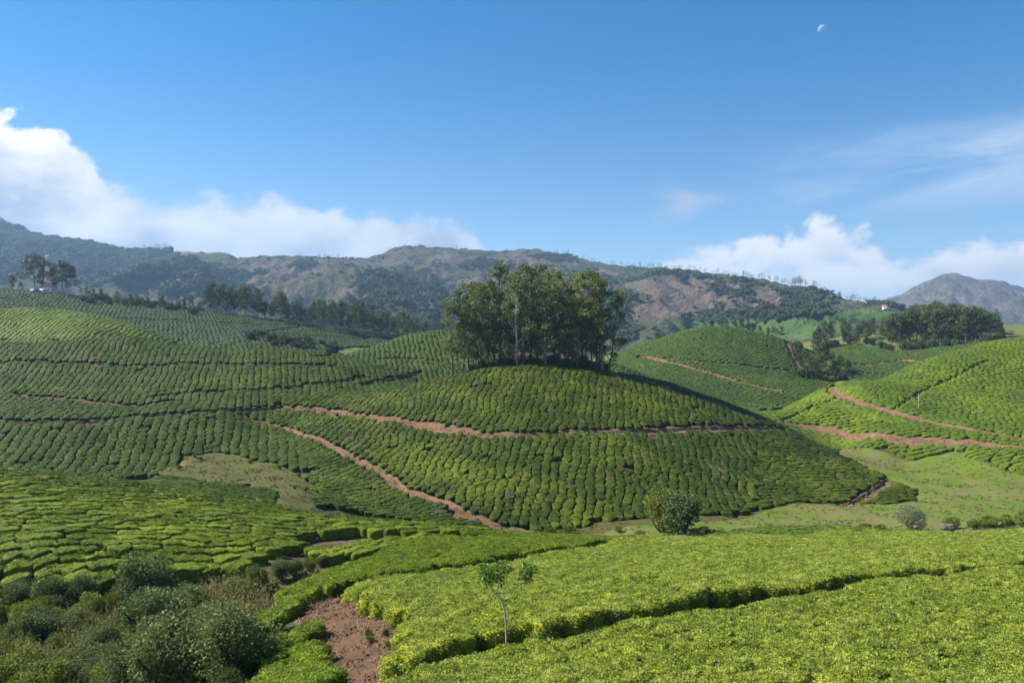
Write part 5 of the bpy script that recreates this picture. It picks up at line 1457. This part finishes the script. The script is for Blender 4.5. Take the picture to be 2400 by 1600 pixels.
# boulders at the meadow edge
def rock(name, u, D, sx_, sy_, sz_, mat, label, seed, rz=0.0, lift=0.0):
    v, f = ico(3); rng = np.random.RandomState(seed)
    v = v * (1 + 0.13 * waves(v[:, 0] * 3 + v[:, 2] * 2, v[:, 1] * 3 - v[:, 2], 2.2, seed)[:, None] + 0.03 * rng.normal(size=(len(v), 1)))
    v = v * (1 + 0.22 * rng.normal(size=(1, 3)) * 0 + 0.25 * np.round(waves(v[:, 0] * 2, v[:, 1] * 2 + v[:, 2] * 2, 2.6, seed + 7))[:, None] * 0.5)
    v[:, 2] = np.minimum(v[:, 2], 0.55 + 0.25 * v[:, 0])
    v = v * (sx_, sy_, sz_)
    x, y = ud(u, D)
    o = link(name, mesh_np(name, v, [f], False), MATS[mat], loc=(x, y, gz(x, y) + lift)); o.rotation_euler = (0.06, 0.12, rz)
    tag(o, label, 'rock')
rock('boulder', 2222, 113.5, 1.0, 0.7, 0.75, 'rock_grey', 'big grey slab boulder at the crest right of the feathery bush', 1, .2, .7)
rock('stone', 2148, 114, 0.45, 0.35, 0.26, 'rock_grey', 'pale stone under the large feathery bush', 2, 1.0, .7)
rock('stone', 2072, 115, 0.5, 0.35, 0.3, 'rock_pale', 'pair of whitish stones merged at the meadow edge left of the feathery bush', 3, .6, .5)
rock('stone', 2345, 113, 0.3, 0.25, 0.3, 'rock_grey', 'small pale stone at the foot of the thicket on the right', 4, .3, .7)
rock('stone', 1522, 118, 0.5, 0.3, 0.14, 'rock_grey', 'whitish stones on the bank left of the dark tree', 5, .3, .1)

# concrete post on the right hill
x, y = at(2153, 958); z = gz(x, y); hp = 36 / FPX * y + DROP
pole = empty('utility_pole', (x, y, z))
link('shaft', mesh_np('shaft', *(lambda t: (t[0], [t[1]]))(tube(np.array([[0, 0, -.4], [0, 0, hp * .5], [0, 0, hp], [0, 0, hp + .02]]), np.array([.10, .085, .07, .01]), 10))), MATS['concrete'], parent=pole)
link('bracket', mesh_np('bracket', *(lambda t: (t[0], [t[1]]))(box(0, 0, hp - .35, .7, .07, .07))), MATS['concrete'], parent=pole)
tag(pole, 'thin pale concrete pole among the tea rows of the right hill', 'pole')

# cable strung low across the scrub
ax, ay = at(-120, 1562); bx, by = at(912, 1452)
a = np.array([ax, ay, gz(ax, ay) + 3.2]); b = np.array([bx, by, gz(bx, by) + .6])
a = np.array([*ud(-120, 41), EYE + (800 - 1566) / FPX * 41]); b = np.array([*ud(912, 43), EYE + (800 - 1451) / FPX * 43])
t = np.linspace(0, 1, 40)[:, None]
pts = a + (b - a) * t; pts[:, 2] -= 0.35 * (4 * t[:, 0] * (1 - t[:, 0]))
tag(link('overhead_cable', mesh_np('overhead_cable', *(lambda t: (t[0], [t[1]]))(tube(pts, np.full(40, .0035), 5))), MATS['cable_grey']), 'thin grey cable strung low across the scrub to the tea', 'cable')

# lattice mast in red and white bands
x, y = ud(111, 540); z = gz(x, y)
mast = empty('lattice_mast', (x, y, z))
ztop = EYE + (800 - 598) / FPX * 540 - z; nb = 7
def mw(f): return 1.75 * (1 - f) + 0.42 * f if f < .95 else .42
for s in range(nb):
    f0, f1 = s / nb, (s + 1) / nb; z0_, z1_ = f0 * ztop, f1 * ztop
    acc = Acc()
    cor = [(-1, -1), (1, -1), (1, 1), (-1, 1)]
    for i in range(4):
        c0 = np.array([cor[i][0] * mw(f0), cor[i][1] * mw(f0), z0_ - (0.5 if s == 0 else 0)]); c1 = np.array([cor[i][0] * mw(f1), cor[i][1] * mw(f1), z1_])
        acc.add(*tube(np.array([c0, c1]), np.array([.13, .12]), 6))
        j = (i + 1) % 4
        d0 = np.array([cor[j][0] * mw(f0), cor[j][1] * mw(f0), z0_]); d1 = np.array([cor[j][0] * mw(f1), cor[j][1] * mw(f1), z1_])
        for (p, q_) in ((c0, d1), (d0, c1), (c1, d1)):
            acc.add(*tube(np.array([p, q_]), np.array([.065, .065]), 4))
    link('mast_section', acc.mesh('mast_section'), MATS['paint_white' if s % 2 == 0 else 'paint_red'], parent=mast)
for i, (dx_, dy_, hz) in enumerate([(.9, -.3, .97), (-.9, -.3, .96), (0, -1.0, .95)]):
    link('panel_antenna', mesh_np('panel_antenna', *(lambda t: (t[0], [t[1]]))(box(dx_, dy_, ztop * hz, .35, .2, 1.8)), False), MATS['antenna'], parent=mast)
dv, df = ico(2); dv = dv * (.75, .25, .75) + (1.1, -.5, ztop * .72)
link('dish_antenna', mesh_np('dish_antenna', dv, [df]), MATS['paint_red'], parent=mast)
tag(mast, 'red and white lattice radio mast on the left hilltop', 'mast')

# low hut beside the mast
x, y = ud(92, 536); z = float(H(x, y)) - .4
hut = empty('hut', (x, y, z), 0.08)
def part(name, b, mat, parent): return link(name, mesh_np(name, b[0], [b[1]], False), MATS[mat], parent=parent)
w_ = part('wall', box(-2.6, 0, 1.1, 5.0, 3.4, 2.8), 'wall_blue', hut); part('wall', box(2.8, .4, 1.2, 5.4, 3.0, 2.6), 'wall_white', hut)
part('roof', box(-2.6, 0, 2.62, 5.5, 3.9, .22), 'roof_sheet', hut); part('roof', box(2.8, .4, 2.65, 5.8, 3.4, .2), 'roof_sheet', hut)
part('door', box(-4.2, -1.72, .8, .8, .06, 1.9), 'wall_white', hut)
for k_ in range(2): part('window', box(-2.8 + 1.6 * k_, -1.72, 1.4, .8, .06, .8), 'glass_dark', hut)
for k_ in range(2): part('window', box(1.6 + 2.2 * k_, -1.12, 1.5, .9, .06, .7), 'glass_dark', hut)
tag(hut, 'low white and blue hut at the foot of the mast', 'hut')

# house with a red roof far off on the right slope
c = mpt(2076, 728)
hs = empty('house', (c[0], c[1], c[2] + .0), 0.1)
part('wall', box(0, 0, 2.0, 9.0, 6.0, 5.0), 'wall_white', hs)
rv = np.array([[-5.2, -3.8, 4.4], [5.2, -3.8, 4.4], [5.2, 3.8, 4.4], [-5.2, 3.8, 4.4], [-5.2, 0, 7.0], [5.2, 0, 7.0]])
link('roof', mesh_np('roof', rv, [np.array([[0, 1, 5, 4], [2, 3, 4, 5], [0, 3, 2, 1]]), np.array([[0, 4, 3], [1, 2, 5]])], False), MATS['roof_red'], parent=hs)
part('door', box(0, -3.03, 1.0, 1.1, .06, 2.2), 'door_brown', hs)
for k_ in (-2.8, 2.8): part('window', box(k_, -3.03, 2.4, 1.2, .06, 1.2), 'glass_dark', hs)
tag(hs, 'tiny white house with red roof on the far right slope', 'house')

# straw and stubble on the bare soil; rough grass on the meadows
def scatter(name, label, poly, n, h, w, mat, seed, zfun, spread=.5, axis=(0, 0, 1), tuft=1, thr=-.2, wl=3.0):
    rng = np.random.RandomState(seed); a = np.array(poly)
    X = rng.uniform(a[:, 0].min(), a[:, 0].max(), n * 3); Y = rng.uniform(a[:, 1].min(), a[:, 1].max(), n * 3)
    k = inpoly(X, Y, poly) & (waves(X, Y, wl, seed) + rng.normal(size=n * 3) * .6 > thr); X, Y = X[k][:n], Y[k][:n]
    if tuft > 1: X = np.repeat(X, tuft); Y = np.repeat(Y, tuft); X = X + rng.normal(size=len(X)) * .12; Y = Y + rng.normal(size=len(X)) * .12
    v, f = leaves(np.stack([X, Y, zfun(X, Y) - .02], 1), h, w, rng, axis=np.array(axis), spread=spread)
    me = mesh_np(name, v, [f], False); fattr(me, 'tint', np.repeat(rng.rand(len(X)), 4))
    tag(link(name, me, MATS[mat]), label, 'grass', None, 'stuff')
scatter('straw', 'dry straw strewn over the bare soil', SOIL, 4200, .36, .045, 'straw', 81, lambda x, y: GH(x, y) + .1, .7, (0, 0, .25))
scatter('meadow_grass', 'rough tufty grass of the right meadow', MEADOW, 5200, .30, .10, 'grass_blade', 82, GH, .9, tuft=7, thr=.3, wl=9.0)
scatter('meadow_weeds', 'patches of darker weeds on the right meadow', MEADOW, 420, .42, .14, 'leaf_shrub_green', 85, GH, .7, tuft=10, thr=1.1, wl=14.0)
scatter('hollow_grass', 'rough grass in the hollow', HOLLOW, 900, .34, .11, 'grass_blade', 83, GH, .6, tuft=7, thr=.2, wl=7.0)
scatter('gully_grass', 'weedy ground cover in the scrub gully', [p for p in GULLY], 26000, .42, .10, 'leaf_shrub_dry', 84, GH, .6)
for i, (u, v) in enumerate([(862,1490),(868,1505),(912,1520),(905,1488)]):
    x, y = at(u, v, -DROP + .1)
    put('soil_seedling', SB[i], ('bark_dark', 'leaf_shrub_green'), (x, y, gz(x, y) + .1), i, .26, 'small green plant sprouting on the bare soil', 'plant', 'seedlings on the bare soil', ('stem', 'foliage'))

# stones and tufts along the tracks
def verge(name, label, n, seed, mat, kind):
    rng = np.random.RandomState(seed); V_ = []; F2 = []; T_ = []; c = 0
    iv, if_ = ico(1)
    for nm, l, w, b_, m in TRACKS:
        if m != 'soil_road' or l[:, 1].min() > 345: continue
        L_ = np.linalg.norm(np.diff(l, axis=0), axis=1).sum(); k_ = int(L_ * n)
        i = rng.randint(0, len(l) - 1, k_); t_ = l[np.minimum(i + 1, len(l) - 1)] - l[i]; t_ /= np.linalg.norm(t_, axis=1)[:, None] + 1e-9
        off = rng.normal(size=k_) * (w * .35 + b_ * .4) + rng.choice([-1, 1], k_) * (w / 2 if kind == 'tuft' else 0.2)
        x = l[i, 0] - t_[:, 1] * off; y = l[i, 1] + t_[:, 0] * off; z = H(x, y) - DROP + .12
        if kind == 'stone':
            for q in range(k_):
                s_ = .05 + .11 * rng.rand() ** 2
                V_.append(iv * s_ * (1 + .3 * rng.rand(3)) * (1 + .15 * rng.normal(size=(len(iv), 1))) + (x[q], y[q], z[q] + .05)); F2.append(if_ + c); c += len(iv); T_.append(np.full(len(iv), rng.rand()))
        else:
            for r_ in range(9):
                v, f = leaves(np.stack([x + rng.normal(size=k_) * .16, y + rng.normal(size=k_) * .16, z - .05], 1), .38, .10, rng, axis=np.array([0, 0, 1.0]), spread=.45)
                V_.append(v); F2.append(f + c); c += len(v); T_.append(np.repeat(rng.rand(k_), 4))
    me = mesh_np(name, np.concatenate(V_), [np.concatenate(F2)], False); fattr(me, 'tint', np.concatenate(T_))
    tag(link(name, me, MATS[mat]), label, name.split('_')[-1], None, 'stuff')
def clods():
    rng = np.random.RandomState(97); a_ = np.array(SOIL); iv, if_ = ico(1); V_ = []; F2 = []
    X = rng.uniform(a_[:, 0].min(), a_[:, 0].max(), 1500); Y = rng.uniform(a_[:, 1].min(), a_[:, 1].max(), 1500); k = inpoly(X, Y, SOIL); X, Y = X[k], Y[k]; Z = GH(X, Y) + .1
    for q in range(len(X)):
        V_.append(iv * (.025 + .08 * rng.rand() ** 3) * (1 + .4 * rng.rand(3)) * (1 + .2 * rng.normal(size=(len(iv), 1))) + (X[q], Y[q], Z[q])); F2.append(if_ + q * len(iv))
    me = mesh_np('soil_clods', np.concatenate(V_), [np.concatenate(F2)], False)
    tag(link('soil_clods', me, MATS['soil_near']), 'crumbled clods on the bare soil', 'soil', None, 'stuff')
clods()
verge('track_gravel', 'loose stones scattered along the dirt tracks', 1.6, 91, 'rock_pale', 'stone')
verge('verge_grass', 'grass tufts along the verges of the dirt tracks', 1.5, 92, 'leaf_shrub_green', 'tuft')

# day moon: only its sunlit half shows against the sky
def moon():
    m, N, out = material('moon')
    p = wpos(N)
    d = N.node('ShaderNodeBsdfDiffuse'); N.put(d.inputs[0], N.mix(N.step(N.noise(p, .035, 3.0), .35, .65), rgb(.12, .12, .125), rgb(.22, .22, .22)))
    tr = N.node('ShaderNodeBsdfTransparent'); ad = N.node('ShaderNodeAddShader')
    N.t.links.new(d.outputs[0], ad.inputs[0]); N.t.links.new(tr.outputs[0], ad.inputs[1]); N.t.links.new(ad.outputs[0], out.inputs[0])
    D = 20000.0
    v, f = ico(4)
    tow = -np.array([(1927 - 1200) / FPX, 1.0, (800 - 69) / FPX]); tow /= np.linalg.norm(tow)
    f = f[(v[f].mean(1) @ tow) > 0]          # the half turned to the earth
    o = link('moon', mesh_np('moon', v * (10.0 / FPX * D), [f]), m, loc=((1927 - 1200) / FPX * D, D, EYE + (800 - 69) / FPX * D))
    tag(o, 'pale half moon high in the blue sky', 'moon')
moon()
# ------------------------------------------------------------------ haze: thin even air round everything
hm, HN, hout = material('haze')
pv = HN.node('ShaderNodeVolumePrincipled')
pv.inputs['Color'].default_value = (0.42, 0.66, 1.0, 1.0)
pv.inputs['Density'].default_value = 0.000105
pv.inputs['Anisotropy'].default_value = 0.2
HN.t.links.new(pv.outputs[0], hout.inputs['Volume'])
zmax = max(float(ZZ.max()), float(PZZ.max())) + 40
hv, hf = box(0, 5800, (zmax - 30) / 2 , 16000, 12600, zmax + 30 )
haze = link('haze', mesh_np('haze', hv, [hf], False), hm)
tag(haze, 'thin bluish haze over the valley', 'haze', None, 'stuff')
